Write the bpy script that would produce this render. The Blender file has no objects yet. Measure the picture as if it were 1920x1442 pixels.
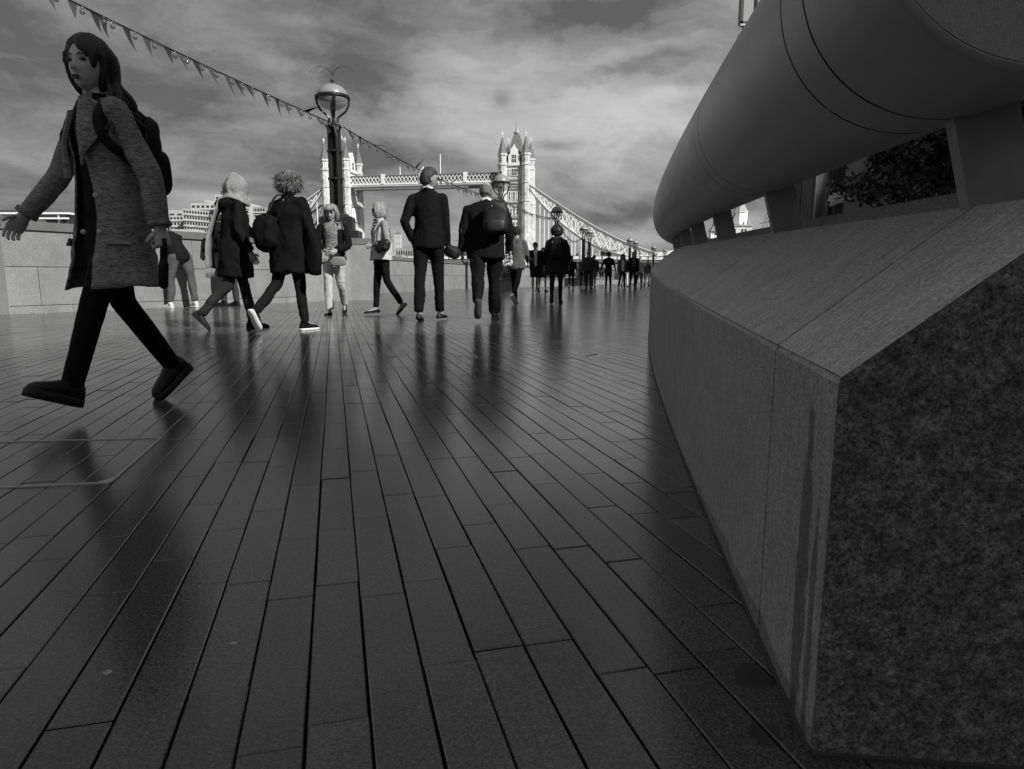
import bpy, bmesh, math, random
from mathutils import Vector, Matrix, noise as mnoise
random.seed(7)
R_ = math.radians
V = lambda *a: Vector(a)

# ------------------------------------------------------------------ camera, sky, sun, exposure
CAM_H, FPX, PIT = .55, 1280.0, math.atan(201/1280)
scn = bpy.context.scene
cd = bpy.data.cameras.new('camera'); cam = bpy.data.objects.new('camera', cd)
scn.collection.objects.link(cam); scn.camera = cam
cam.location = (0, 0, CAM_H); cam.rotation_euler = (math.pi/2 - PIT, 0, 0)
cd.sensor_fit = 'HORIZONTAL'; cd.sensor_width = 36; cd.lens = FPX/1920*36
cd.clip_start = .02; cd.clip_end = 9000
scn.render.resolution_x = 1024; scn.render.resolution_y = 769
vs = scn.view_settings
vs.view_transform = 'Standard'; vs.look = 'None'; vs.gamma = 1; vs.exposure = .45
try: vs.use_curve_mapping = False
except Exception: pass
SUN_AZ = math.atan2(1, -.90); SUN_EL = R_(38)

def pixdir(px, py):
    u = (px-960)/FPX; v = (721-py)/FPX; c, s = math.cos(PIT), math.sin(PIT)
    return V(u, c+v*s, -s+v*c)
def at(px, py, Y):
    d = pixdir(px, py); t = Y/d.y
    return V(d.x*t, Y, CAM_H+d.z*t)
def gp(px, py, Z=0.0):
    d = pixdir(px, py); t = (Z-CAM_H)/d.z
    return V(d.x*t, d.y*t, Z)

world = bpy.data.worlds.new('World'); scn.world = world; world.use_nodes = True
def build_world():
    nt = world.node_tree; N = nt.nodes; L = nt.links; N.clear()
    def nd(t, **k):
        n = N.new(t)
        for a, b in k.items(): setattr(n, a, b)
        return n
    def put(sock, v):
        if hasattr(v, 'is_output'): L.new(v, sock)
        else: sock.default_value = v
    def mth(op, a, b=0.0, c=None, clamp=False):
        n = nd('ShaderNodeMath', operation=op, use_clamp=clamp)
        put(n.inputs[0], a); put(n.inputs[1], b)
        if c is not None: put(n.inputs[2], c)
        return n.outputs[0]
    def vec(x, y, z):
        n = nd('ShaderNodeCombineXYZ')
        put(n.inputs[0], x); put(n.inputs[1], y); put(n.inputs[2], z); return n.outputs[0]
    def nz(v, scale, det=6, rough=.55, dist=0.0):
        n = nd('ShaderNodeTexNoise'); n.inputs['Scale'].default_value = scale
        n.inputs['Detail'].default_value = det; n.inputs['Roughness'].default_value = rough
        n.inputs['Distortion'].default_value = dist; L.new(v, n.inputs['Vector']); return n.outputs[0]
    tc = nd('ShaderNodeTexCoord'); sep = nd('ShaderNodeSeparateXYZ'); L.new(tc.outputs['Generated'], sep.inputs[0])
    X, Y, Z = sep.outputs
    az = mth('ARCTAN2', X, Y); el = mth('ARCSINE', Z)
    # fine and coarse turbulence for cloud edges
    base = vec(mth('MULTIPLY', az, 1.0), mth('MULTIPLY', el, 1.9), 0.3)
    w1 = mth('SUBTRACT', nz(base, 4.2, 7, .58), .5)
    w2 = mth('SUBTRACT', nz(vec(az, mth('MULTIPLY', el, 1.9), 5.1), 4.0, 7, .58), .5)
    azw = mth('ADD', az, mth('MULTIPLY', w1, .30)); elw = mth('ADD', el, mth('MULTIPLY', w2, .17))
    # cloud sheets on a flat ceiling: streaks that run to the horizon
    zz = mth('ADD', mth('MAXIMUM', Z, 0.0), .16)
    px_ = mth('DIVIDE', X, zz); py_ = mth('DIVIDE', Y, zz)
    rx = mth('ADD', mth('MULTIPLY', px_, .82), mth('MULTIPLY', py_, .35)); ry = mth('SUBTRACT', mth('MULTIPLY', py_, .62), mth('MULTIPLY', px_, .50))
    st = nz(vec(mth('MULTIPLY', rx, .55), mth('MULTIPLY', ry, 1.0), 1.7), 1.35, 9, .60, .35)
    st = mth('SUBTRACT', st, .5)
    fine = mth('SUBTRACT', nz(vec(mth('MULTIPLY', azw, 1.3), mth('MULTIPLY', elw, 3.4), 2.2), 5.5, 8, .62), .5)
    lum = mth('ADD', .205, mth('MULTIPLY', st, .50)); lum = mth('ADD', lum, mth('MULTIPLY', fine, .34))
    # large cloud banks and clear strips of this sky: (px, py, half width, half height in px, amount)
    B = [(60, 240, 230, 150, -.035), (150, 60, 330, 230, -.045), (330, 40, 150, 50, .03), (450, 130, 240, 62, -.065), (690, 150, 105, 50, -.085), (100, 330, 260, 90, .01),
         (450, 245, 200, 16, .03), (960, 150, 210, 70, .10), (1130, 225, 190, 55, .14), (820, 215, 150, 50, .03), (1240, 280, 140, 70, .08),
         (760, 20, 330, 30, -.05), (1060, 40, 190, 30, -.075), (1010, 95, 160, 20, -.04), (1250, 95, 110, 14, .05), (1150, 150, 200, 17, -.07), (1290, 185, 160, 14, -.05),
         (1040, 268, 40, 9, -.13), (1150, 372, 150, 20, -.11), (820, 330, 210, 30, -.04), (560, 300, 170, 40, -.02),
         (400, 368, 80, 8, .09), (330, 405, 60, 7, .06), (1150, 435, 190, 26, .05), (945, 185, 18, 13, -.13), (870, 260, 150, 18, .03), (530, 120, 60, 12, .05), (550, 35, 60, 10, .05)]
    for (bx, by, sx, sy, amt) in B:
        d = pixdir(bx, by).normalized(); a0 = math.atan2(d.x, d.y); e0 = math.asin(d.z)
        ca = mth('DIVIDE', mth('SUBTRACT', azw, a0), sx/FPX*.9); ce = mth('DIVIDE', mth('SUBTRACT', elw, e0), sy/FPX)
        if sx < 90:
            ca = mth('DIVIDE', mth('SUBTRACT', mth('ADD', az, mth('MULTIPLY', w1, .05)), a0), sx/FPX); ce = mth('DIVIDE', mth('SUBTRACT', mth('ADD', el, mth('MULTIPLY', w2, .03)), e0), sy/FPX)
        r2 = mth('ADD', mth('MULTIPLY', ca, ca), mth('MULTIPLY', ce, ce))
        lum = mth('ADD', lum, mth('MULTIPLY', mth('EXPONENT', mth('MULTIPLY', r2, -1.0)), amt*1.15))
    lum = mth('MAXIMUM', lum, .085); lum = mth('MINIMUM', lum, .75)
    sky = nd('ShaderNodeTexSky', sky_type='NISHITA'); sky.sun_disc = False
    sky.sun_elevation = SUN_EL; sky.sun_rotation = SUN_AZ
    bw = nd('ShaderNodeRGBToBW'); L.new(sky.outputs[0], bw.inputs[0])
    cloud = mth('MULTIPLY', lum, 1/.1)
    tot = mth('ADD', mth('MULTIPLY', cloud, .93), mth('MULTIPLY', bw.outputs[0], .045))
    bg = nd('ShaderNodeBackground'); bg.inputs[1].default_value = .1
    L.new(tot, bg.inputs[0])
    out = nd('ShaderNodeOutputWorld'); L.new(bg.outputs[0], out.inputs[0])
build_world()
sl = bpy.data.lights.new('sun', 'SUN'); sl.energy = 4.4; sl.angle = R_(.6); sl.color = (1, .995, .985)
sun = bpy.data.objects.new('sun', sl); scn.collection.objects.link(sun)
to_sun = V(math.sin(SUN_AZ)*math.cos(SUN_EL), math.cos(SUN_AZ)*math.cos(SUN_EL), math.sin(SUN_EL))
sun.rotation_euler = to_sun.to_track_quat('Z', 'Y').to_euler(); sun.location = (20, -10, 30)

# ------------------------------------------------------------------ helpers
COL = scn.collection
def M(name, val, rough=.6, var=0.0, vscale=20, bump=0.0, bscale=60, metal=0.0, spec=.5, stretch=(1, 1, 1), speck=0.0, speck_s=400, rnd=0.0, rvar=0.0, blot=0.0, blots=3.0, streak=0.0, rotz=0.0, island=False, stains=(), bdist=.004):
    m = bpy.data.materials.new(name); m.use_nodes = True; nt = m.node_tree; N = nt.nodes; L = nt.links
    b = N['Principled BSDF']; b.inputs['Roughness'].default_value = rough; b.inputs['Metallic'].default_value = metal
    b.inputs['Specular IOR Level'].default_value = spec
    b.inputs['Base Color'].default_value = (val, val, val, 1)
    if not (var or bump or speck or rnd or blot): return m
    geo = N.new('ShaderNodeNewGeometry'); mp = N.new('ShaderNodeMapping'); mp.vector_type = 'TEXTURE'
    mp.inputs['Scale'].default_value = stretch; mp.inputs['Rotation'].default_value = (0, 0, rotz); L.new(geo.outputs['Position'], mp.inputs['Vector'])
    def mth(op, a, c):
        n = N.new('ShaderNodeMath'); n.operation = op
        for i, v in enumerate((a, c)):
            if hasattr(v, 'is_output'): L.new(v, n.inputs[i])
            else: n.inputs[i].default_value = v
        return n.outputs[0]
    def nz(scale, det=4, rg=.6, vecs=None):
        n = N.new('ShaderNodeTexNoise'); n.inputs['Scale'].default_value = scale; n.inputs['Detail'].default_value = det
        n.inputs['Roughness'].default_value = rg; L.new(vecs or mp.outputs[0], n.inputs['Vector']); return n.outputs[0]
    f = None
    def mul(f, g): return g if f is None else mth('MULTIPLY', f, g)
    if var: f = mul(f, mth('MAXIMUM', mth('ADD', 1-var*7, mth('MULTIPLY', nz(vscale), var*14)), .15))
    if blot: f = mul(f, mth('MAXIMUM', mth('ADD', 1-blot*7, mth('MULTIPLY', nz(blots, 5, .65, geo.outputs['Position']), blot*14)), .15))
    if speck:
        f = mul(f, mth('MAXIMUM', mth('ADD', 1-speck*8, mth('MULTIPLY', nz(speck_s, 2, .8, geo.outputs['Position']), speck*16)), .12))
    if rnd:
        oi = N.new('ShaderNodeObjectInfo')
        r = oi.outputs['Random']
        if island: r = mth('FRACT', mth('ADD', r, geo.outputs['Random Per Island']), 0)
        f = mul(f, mth('ADD', 1-rnd, mth('MULTIPLY', r, rnd*2)))
    for (axis_pts, rad, amt, stz) in stains:
        vm = N.new('ShaderNodeVectorMath'); vm.operation = 'SUBTRACT'; L.new(geo.outputs['Position'], vm.inputs[0]); vm.inputs[1].default_value = axis_pts
        v2 = N.new('ShaderNodeVectorMath'); v2.operation = 'DIVIDE'; L.new(vm.outputs[0], v2.inputs[0]); v2.inputs[1].default_value = rad
        ln = N.new('ShaderNodeVectorMath'); ln.operation = 'LENGTH'; L.new(v2.outputs[0], ln.inputs[0])
        d = mth('ADD', ln.outputs['Value'], mth('MULTIPLY', mth('SUBTRACT', nz(stz, 4, .6, geo.outputs['Position']), .5), 1.6))
        mr = N.new('ShaderNodeMapRange'); mr.inputs[1].default_value = .92; mr.inputs[2].default_value = 1.05; mr.inputs[3].default_value = amt; mr.inputs[4].default_value = 1.0; L.new(d, mr.inputs[0])
        f = mth('MULTIPLY', f, mr.outputs[0])
    if f is not None:
        v = mth('MAXIMUM', mth('MULTIPLY', f, val), .002)
        L.new(v, b.inputs['Base Color'])
    if rvar:
        L.new(mth('MAXIMUM', mth('ADD', rough-rvar*3, mth('MULTIPLY', nz(blots*.9, 5, .6, geo.outputs['Position']), rvar*6)), .07), b.inputs['Roughness'])
    if bump:
        bp = N.new('ShaderNodeBump'); bp.inputs['Strength'].default_value = bump; bp.inputs['Distance'].default_value = bdist
        L.new(nz(bscale, 4, .65), bp.inputs['Height']); L.new(bp.outputs[0], b.inputs['Normal'])
    return m

class MB:
    def __init__(s): s.v = []; s.f = []; s.m = []
    def add(s, vs, fs, mi=0):
        o = len(s.v); s.v += [Vector(p) for p in vs]; s.f += [tuple(i+o for i in f) for f in fs]; s.m += [mi]*len(fs)
    def box(s, x0, x1, y0, y1, z0, z1, mi=0, T=None):
        vs = [V(x, y, z) for z in (z0, z1) for y in (y0, y1) for x in (x0, x1)]
        if T is not None: vs = [T @ p for p in vs]
        s.add(vs, [(0, 2, 3, 1), (4, 5, 7, 6), (0, 1, 5, 4), (2, 6, 7, 3), (0, 4, 6, 2), (1, 3, 7, 5)], mi)
    def prism(s, poly, z0, z1, mi=0, T=None):
        n = len(poly); vs = [V(p[0], p[1], z0) for p in poly]+[V(p[0], p[1], z1) for p in poly]
        if T is not None: vs = [T @ p for p in vs]
        s.add(vs, [tuple(range(n-1, -1, -1)), tuple(range(n, 2*n))]+[(i, (i+1) % n, n+(i+1) % n, n+i) for i in range(n)], mi)
    def loft(s, rings, cap=True, closed=True, mi=0):
        n = len(rings[0]); o = []
        vs = [p for r in rings for p in r]; fs = []
        for i in range(len(rings)-1):
            for j in range(n if closed else n-1):
                k = (j+1) % n
                fs.append((i*n+j, i*n+k, (i+1)*n+k, (i+1)*n+j))
        if cap and closed:
            fs.append(tuple(range(n-1, -1, -1))); fs.append(tuple((len(rings)-1)*n+j for j in range(n)))
        s.add(vs, fs, mi)
    def tube(s, pts, rad, n=8, mi=0, up=None, cap=True):
        pts = [Vector(p) for p in pts]; m = len(pts)
        if not hasattr(rad, '__len__'): rad = [rad]*m
        rings = []; a = None
        for i, p in enumerate(pts):
            t = (pts[min(i+1, m-1)]-pts[max(i-1, 0)]).normalized()
            if a is None:
                u = Vector(up) if up is not None else (V(0, 0, 1) if abs(t.z) < .9 else V(0, 1, 0))
            else: u = a
            b_ = t.cross(u).normalized(); a = b_.cross(t).normalized()
            r = rad[i]; ra, rb = (r if hasattr(r, '__len__') else (r, r))
            rings.append([p + a*(math.cos(q)*ra) + b_*(math.sin(q)*rb) for q in (2*math.pi*j/n for j in range(n))])
        s.loft(rings, cap=cap, mi=mi)
    def sphere(s, c, r, nu=12, nv=8, mi=0, T=None, fn=None):
        c = Vector(c); r = r if hasattr(r, '__len__') else (r, r, r)
        vs = []; fs = []
        for i in range(nv+1):
            th = math.pi*i/nv
            for j in range(nu):
                ph = 2*math.pi*j/nu
                p = V(math.sin(th)*math.cos(ph)*r[0], math.sin(th)*math.sin(ph)*r[1], math.cos(th)*r[2])
                if fn: p = fn(p)
                if T is not None: p = T @ p
                vs.append(c+p)
        for i in range(nv):
            for j in range(nu):
                k = (j+1) % nu
                fs.append((i*nu+j, (i+1)*nu+j, (i+1)*nu+k, i*nu+k))
        s.add(vs, fs, mi)
    def lathe(s, c, prof, n=16, mi=0, ph0=0.0):
        c = Vector(c)
        rings = [[c+V(math.cos(ph0+2*math.pi*j/n)*r, math.sin(ph0+2*math.pi*j/n)*r, z) for j in range(n)] for r, z in prof]
        s.loft(rings, mi=mi)
    def bar(s, a, b, w, h, mi=0, up=(0, 0, 1)):
        a, b = Vector(a), Vector(b); t = (b-a).normalized(); u = Vector(up)
        if abs(t.dot(u)) > .95: u = V(1, 0, 0)
        r = t.cross(u).normalized()*w/2; q = r.cross(t).normalized()*h/2
        s.add([a-r-q, a+r-q, a+r+q, a-r+q, b-r-q, b+r-q, b+r+q, b-r+q], [(0, 1, 2, 3), (7, 6, 5, 4), (0, 4, 5, 1), (1, 5, 6, 2), (2, 6, 7, 3), (3, 7, 4, 0)], mi)
    def mesh(s, name, mats, smooth=False, origin=None, clean=False):
        me = bpy.data.meshes.new(name)
        vs = s.v if origin is None else [p-origin for p in s.v]
        me.from_pydata([tuple(p) for p in vs], [], s.f)
        mats = mats if isinstance(mats, (list, tuple)) else [mats]
        for m in mats: me.materials.append(m)
        for p, mi in zip(me.polygons, s.m): p.material_index = mi; p.use_smooth = smooth
        bm = bmesh.new(); bm.from_mesh(me)
        if clean: bmesh.ops.remove_doubles(bm, verts=bm.verts, dist=1e-5)
        bmesh.ops.recalc_face_normals(bm, faces=bm.faces); bm.to_mesh(me); bm.free()
        me.update(); return me
    def build(s, name, mats, parent=None, smooth=False, clean=False):
        org = parent_loc(parent) if parent is not None else None
        me = s.mesh(name, mats, smooth, org, clean)
        o = bpy.data.objects.new(name, me); COL.objects.link(o)
        if parent is not None: o.parent = parent
        return o
def parent_loc(p):
    l = Vector((0, 0, 0))
    while p is not None: l += Vector(p.location); p = p.parent
    return l
def tag(o, label=None, cat=None, group=None, kind=None):
    if label: o['label'] = label
    if cat: o['category'] = cat
    if group: o['group'] = group
    if kind: o['kind'] = kind
    return o
def thing(name, loc, label, cat, group=None):
    o = bpy.data.objects.new(name, None); COL.objects.link(o); o.location = loc; o.empty_display_size = .2
    return tag(o, label, cat, group)
def dup(o, loc, label=None, group=None):
    r = o.copy(); COL.objects.link(r); r.location = loc
    if label: r['label'] = label
    if group: r['group'] = group
    def rec(src, dst):
        for ch in list(src.children):
            c = ch.copy(); COL.objects.link(c); c.parent = dst; rec(ch, c)
    rec(o, r); return r

# ------------------------------------------------------------------ materials
m_plank = M('paving_stone', .058, .16, var=.08, vscale=90, bump=.09, bscale=170, bdist=.003, speck=.30, speck_s=230, rnd=.22, rvar=.03, blot=.06, blots=2.2, spec=.85, island=True, stains=((tuple(gp(1415, 1270)), (.03, .035, .1), .35, 30), (tuple(gp(1435, 1375)), (.018, .03, .1), .4, 40), (tuple(gp(202, 1260)), (.005, .005, .1), 6, 10), (tuple(gp(438, 1205)), (.004, .004, .1), 5, 10)))
m_joint = M('paving_joint', .006, .9, spec=.15)
m_far = M('paving_far', .054, .18, var=.04, vscale=6, bump=.07, bscale=30, speck=.05, speck_s=60, rvar=.03, blots=1.0, spec=.85)
m_gran = M('granite', .19, .75, speck=.10, speck_s=75, var=.03, vscale=3, bump=.3, bscale=150, rnd=.08, blot=.03, blots=1.5, island=True)
m_cap = M('granite_cap', .11, .7, speck=.10, speck_s=95, var=.05, vscale=4)
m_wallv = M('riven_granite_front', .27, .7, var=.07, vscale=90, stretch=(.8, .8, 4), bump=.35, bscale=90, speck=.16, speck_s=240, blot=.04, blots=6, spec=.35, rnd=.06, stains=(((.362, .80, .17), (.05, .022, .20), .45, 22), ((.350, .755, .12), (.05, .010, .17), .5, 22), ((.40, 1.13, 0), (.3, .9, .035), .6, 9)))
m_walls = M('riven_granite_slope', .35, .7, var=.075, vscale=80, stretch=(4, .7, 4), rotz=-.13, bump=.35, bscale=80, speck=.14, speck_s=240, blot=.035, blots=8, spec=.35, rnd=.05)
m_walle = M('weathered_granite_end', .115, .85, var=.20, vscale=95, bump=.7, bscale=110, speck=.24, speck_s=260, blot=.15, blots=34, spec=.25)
m_tube = M('painted_steel_rail', .27, .40, var=.02, vscale=4, bump=.06, bscale=320, blot=.012, blots=14, rvar=.02, spec=.5, speck=.02, speck_s=400)
m_post = M('painted_steel_post', .22, .5, bump=.05, bscale=200, var=.06, vscale=14)
m_seam = M('rail_seam', .012, .8)
m_sealant = M('base_sealant', .03, .85)
m_iron = M('black_iron', .012, .35, spec=.5)
m_cord = M('cord', .015, .6)
m_steel = M('brushed_steel', .45, .28, metal=1.0, bump=.03, bscale=90)
m_trim = M('steel_trim', .45, .4, metal=.3)
def glassy(name, val, alpha, rough=.1):
    m = M(name, val, rough); m.node_tree.nodes['Principled BSDF'].inputs['Alpha'].default_value = alpha; return m
m_globe_top = M('lamp_cap', .22, .35)
m_globe_glass = glassy('lamp_glass', .45, .38)
m_bulb = glassy('bulb_glass', .12, .6)
m_stone = M('bridge_stone', .50, .8, var=.09, vscale=.9, blot=.09, blots=.35)
m_stone2 = M('bridge_stone_band', .34, .8, var=.08, vscale=.7)
m_white = M('bridge_white_paint', .80, .5, var=.03, vscale=.5)
m_blue = M('bridge_dark_paint', .16, .5)
m_slate = M('slate_roof', .13, .6, var=.12, vscale=1.2)
m_win = M('window_dark', .03, .15, spec=.7)
m_conc = M('concrete', .42, .8, var=.05, vscale=.15, blot=.04, blots=.06)
m_conc2 = M('concrete_dark', .27, .8, var=.05, vscale=.15)
m_far_b = M('far_building', .4, .8, var=.08, vscale=.1)
m_leaf = M('leaf', .06, .45, rnd=.6, island=True, spec=.4)
m_bark = M('bark', .06, .9, bump=.8, bscale=20, var=.2, vscale=8)
m_water = M('river_water', .035, .12, bump=1.0, bscale=1.2, spec=.6)
m_land = M('land', .14, .9, var=.2, vscale=.05)
m_bldw = M('building_panel', .34, .6, var=.04, vscale=2)
m_bldd = M('building_dark', .05, .35)
m_glass_d = M('building_glass', .07, .08, spec=.8)
# ------------------------------------------------------------------ ground, river, banks
def lerp_poly(P, y):
    for (x0, y0), (x1, y1) in zip(P, P[1:]):
        if y <= y1: return x0+(x1-x0)*(y-y0)/(y1-y0)
    (x0, y0), (x1, y1) = P[-2:]
    return x0+(x1-x0)*(y-y0)/(y1-y0)
LEFTW = [(-14.4, -1.5), (-7.54, 10.25), (-4.75, 15.6), (-4.3, 16.75), (-5.9, 18.0), (-4.4, 25.0), (-2.1, 34.5), (1.6, 42), (8.9, 58.6), (15.5, 82), (23, 104), (30, 125)]
def wall_x(Y): return .26+.118*Y+.0065*Y*Y
def front(Y, off=0.0, z=0.0):
    sl = .118+.013*Y; n = V(1, -sl, 0).normalized()
    return V(wall_x(Y), Y, z)+n*off
def zf(Y): return .42+.0315*Y
def zt(Y): return .615+.0315*Y
RIGHTW = 40

mb = MB()
edge = [V(x, y, 0) for x, y in LEFTW]
poly = [(14.4*-1-2, -12)]+[(x, y) for x, y in LEFTW]+[(60, 125), (60, -12)]
mb.add([V(x, y, -.012) for x, y in poly], [tuple(range(len(poly)))])
mb.add([V(x, y, -.012) for x, y in poly]+[V(x, y, -7) for x, y in poly], [(i, i+1, len(poly)+i+1, len(poly)+i) for i in range(len(poly)-1)])
prom = mb.build('promenade', m_joint); tag(prom, kind='structure')

PD = V(math.sin(R_(-14.5)), math.cos(R_(-14.5)), 0); PN = V(PD.y, -PD.x, 0)
PITCH = .0782; GAPW = .0033; GAPL = .0022
def plank_geo(mb, o, length, w, z, ch=.0016):
    a, b = o, o+PD*length; n = PN*w; up = V(0, 0, 1)
    i = PN*ch; j = PD*ch
    top = [a+j+i, a+j+n-i, b-j+n-i, b-j+i]; mid = [a, a+n, b+n, b]
    vs = [p+up*z for p in top]+[p+up*(z-ch) for p in mid]+[p+up*(z-.011) for p in mid]
    mb.add(vs, [(0, 1, 2, 3)]+[(4+k, 4+(k+1) % 4, (k+1) % 4, k) for k in range(4)]+[(8+k, 8+(k+1) % 4, 4+(k+1) % 4, 4+k) for k in range(4)])
rnd = random.Random(5)
LENS = [.28, .34, .40, .46, .52, .58]
planks = []
shift = gp(572, 1442).dot(PN) % PITCH
for r in range(-190, 150):
    lat = r*PITCH+shift
    s = -3.0+rnd.random()*.5
    last = None
    while s < 24:
        ln = rnd.choice(LENS); o = PD*s+PN*lat; mid = o+PD*ln*.5+PN*.04
        if mid.y > -.4 and mid.y < 21.5:
            Y = mid.y
            wx = wall_x(max(Y, .3)) if Y > .5 else 99
            if Y <= .5: wx = 1.6
            if mid.x < wx+.45 and mid.x > lerp_poly(LEFTW, Y)+.02 and abs(mid.x) < Y*.85+1.6:
                planks.append((o, ln, rnd.gauss(0, .0005)))
        s += ln
def vis(p):
    mid = p[0]+PD*p[1]*.5+PN*.04
    d = mid-cam.location; c, s = math.cos(PIT), math.sin(PIT); dep = d.y*c-d.z*s
    if dep < .25: return 1e9+mid.length
    x = 960+FPX*d.x/dep; y = 721-FPX*(d.y*s+d.z*c)/dep
    if x < -30 or x > 1950 or y > 1490: return 1e9+mid.length
    if mid.x > wall_x(max(mid.y, 0))-.02: return 1e9+mid.length
    return mid.length
planks.sort(key=vis)
W_ = PITCH-GAPW
proto = {}
for k, (o, ln, z) in enumerate(planks[:296]):
    if ln not in proto:
        q = MB(); plank_geo(q, V(0, 0, 0), ln-GAPL, W_, 0); proto[ln] = q.mesh('paving_plank', m_plank)
    ob = bpy.data.objects.new('paving_plank', proto[ln]); COL.objects.link(ob); ob.parent = prom
    ob.location = o+V(0, 0, z)+PN*rnd.uniform(-.0008, .0008); ob.rotation_euler = (rnd.gauss(0, .0012), rnd.gauss(0, .0012), rnd.gauss(0, .0008))
q = MB()
for (o, ln, z) in planks[296:]: plank_geo(q, o, ln-GAPL, W_, z)
tag(q.build('paving_planks', m_plank, prom), kind='stuff')
# paving past the individually laid strips
q = MB(); pf = [(x, y) for x, y in LEFTW if y > 21.3]; x0 = lerp_poly(LEFTW, 21.3)
pl = [(x0, 21.3)]+pf+[(60, 125), (60, 21.3)]
q.add([V(x, y, 0) for x, y in pl], [tuple(range(len(pl)))])
# terrace behind the balustrade
tr = [(wall_x(y)+.3, y) for y in (.72, 3, 6, 9, 12, 15, 18, 21.3)]
q.add([V(x, y, 0) for x, y in tr]+[V(60, 21.3, 0), V(60, -12, 0), V(1.7, -12, 0), V(1.7, .72, 0)], [tuple(range(len(tr)+4))])
q.build('paving_beyond', m_far, prom)
# metal-edged access covers let into the paving
def cover(pts, w, label, extra=None):
    P = [gp(*p) for p in pts]; c = sum(P, V(0, 0, 0))/len(P)
    t = thing('access_cover', V(c.x, c.y, 0), label, 'access cover')
    q = MB()
    for a, b in zip(P, P[1:]): q.bar(a+V(0, 0, .0015), b+V(0, 0, .0015), w, .004)
    if extra is not None:
        e = [gp(*p)+V(0, 0, .0042) for p in extra]; q.add(e+[p-V(0, 0, .008) for p in e], [(0, 1, 2), (3, 5, 4), (0, 3, 4, 1), (1, 4, 5, 2), (2, 5, 3, 0)])
    q.build('frame', m_trim, t)
cover([(-60, 831), (302, 822), (207, 906), (-60, 918)], .007, 'bright metal edge strip let into the paving by the walking woman in tweed', extra=[(185, 906), (225, 894), (203, 908)])
cover([(868, 652), (895, 671)], .010, 'short bright metal strip in the paving behind the two men in suits')
cover([(1098, 668), (1120, 664)], .012, 'small bright metal strip in the paving out towards the sloping wall')

water = MB(); water.add([V(-4000, -600, -5.6), V(4000, -600, -5.6), V(4000, 5200, -5.6), V(-4000, 5200, -5.6)], [(0, 1, 2, 3)])
tag(water.build('river', m_water), kind='structure')
q = MB()
q.prism([(60, -12), (60, 125), (32, 140), (60, 300), (200, 900), (4000, 3000), (4000, -12)], -9, -.3)
tag(q.build('south_bank', m_land), kind='structure')
q = MB(); q.prism([(-330, 380), (-120, 395), (60, 520), (300, 900), (4000, 3400), (4000, 5200), (-4000, 5200), (-4000, 300)], -9, -2.2)
tag(q.build('far_bank', m_land), kind='structure')

# ------------------------------------------------------------------ river wall of granite blocks
def block_wall(t, a, b, zcap, courses, blen, thick=.45, cap_h=.13, seed=0, base_y=0):
    rr = random.Random(seed); a = V(a[0], a[1], 0); b = V(b[0], b[1], 0); L = (b-a).length; d = (b-a)/L; n = V(-d.y, d.x, 0)
    core = MB()
    def bx(mb, s0, s1, n0, n1, z0, z1, ch=.004):
        P = [a+d*s0+n*n0, a+d*s1+n*n0, a+d*s1+n*n1, a+d*s0+n*n1]
        mb.add([p+V(0, 0, z0) for p in P]+[p+V(0, 0, z1) for p in P], [(3, 2, 1, 0), (4, 5, 6, 7)]+[(i, (i+1) % 4, 4+(i+1) % 4, 4+i) for i in range(4)])
    bx(core, 0, L, .012, thick-.012, 0, zcap-cap_h-.002)
    core.build('wall_core', m_joint, t)
    z = 0
    for ci, h in enumerate(courses):
        s = -blen*(.5*(ci % 2)+.2*rr.random())
        while s < L:
            e = s+blen*rr.uniform(.96, 1.04)
            s0, s1 = max(s, 0), min(e, L)
            if s1-s0 > .08:
                q = MB(); pr = rr.uniform(-.002, .002); bx(q, s0+.004, s1-.004, pr, .2, z+(.005 if ci else 0), z+h-.005); q.build('granite_block', m_gran, t)
            s = e
        z += h
    s = 0
    while s < L-.01:
        e = min(s+blen*1.25, L); q = MB(); bx(q, s+.002, e-.002, -.035, thick+.03, zcap-cap_h, zcap); q.build('coping_stone', m_cap, t); s = e
wl = thing('river_wall', V(-7.5, 10, 0), 'long low granite block wall the man in white sneakers leans over', 'wall')
block_wall(wl, (-14.4, -1.5), (-7.62, 10.1), 1.39, [.12, .59, .55], 1.15, seed=1)
block_wall(wl, (-7.54, 10.22), (-4.75, 15.55), 1.39, [.12, .59, .55], 1.15, seed=2)
wl2 = thing('river_wall', V(-3.5, 28, 0), 'granite block wall behind the two men in suits, past the lamp pedestal', 'wall')
block_wall(wl2, (-4.95, 20.5), (-4.4, 25.0), 1.30, [.62, .55], .85, seed=3)
block_wall(wl2, (-4.43, 24.9), (-2.1, 34.5), 1.30, [.62, .55], .85, seed=4)
block_wall(wl2, (-2.16, 34.38), (1.6, 42), 1.25, [.60, .52], 1.4, seed=5)
wl3 = thing('river_wall', V(5, 50, 0), 'far low stone kerb wall with a dark railing on top', 'wall')
block_wall(wl3, (1.6, 42), (8.9, 58.6), .52, [.39], 2.2, seed=6)
block_wall(wl3, (8.9, 58.6), (15.5, 82), .52, [.39], 3.4, seed=7)
block_wall(wl3, (15.5, 82), (30, 125), .52, [.39], 5, seed=8)
q = MB(); P0 = [V(1.6, 42, 0), V(8.9, 58.6, 0), V(15.5, 82, 0), V(30, 125, 0)]
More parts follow.
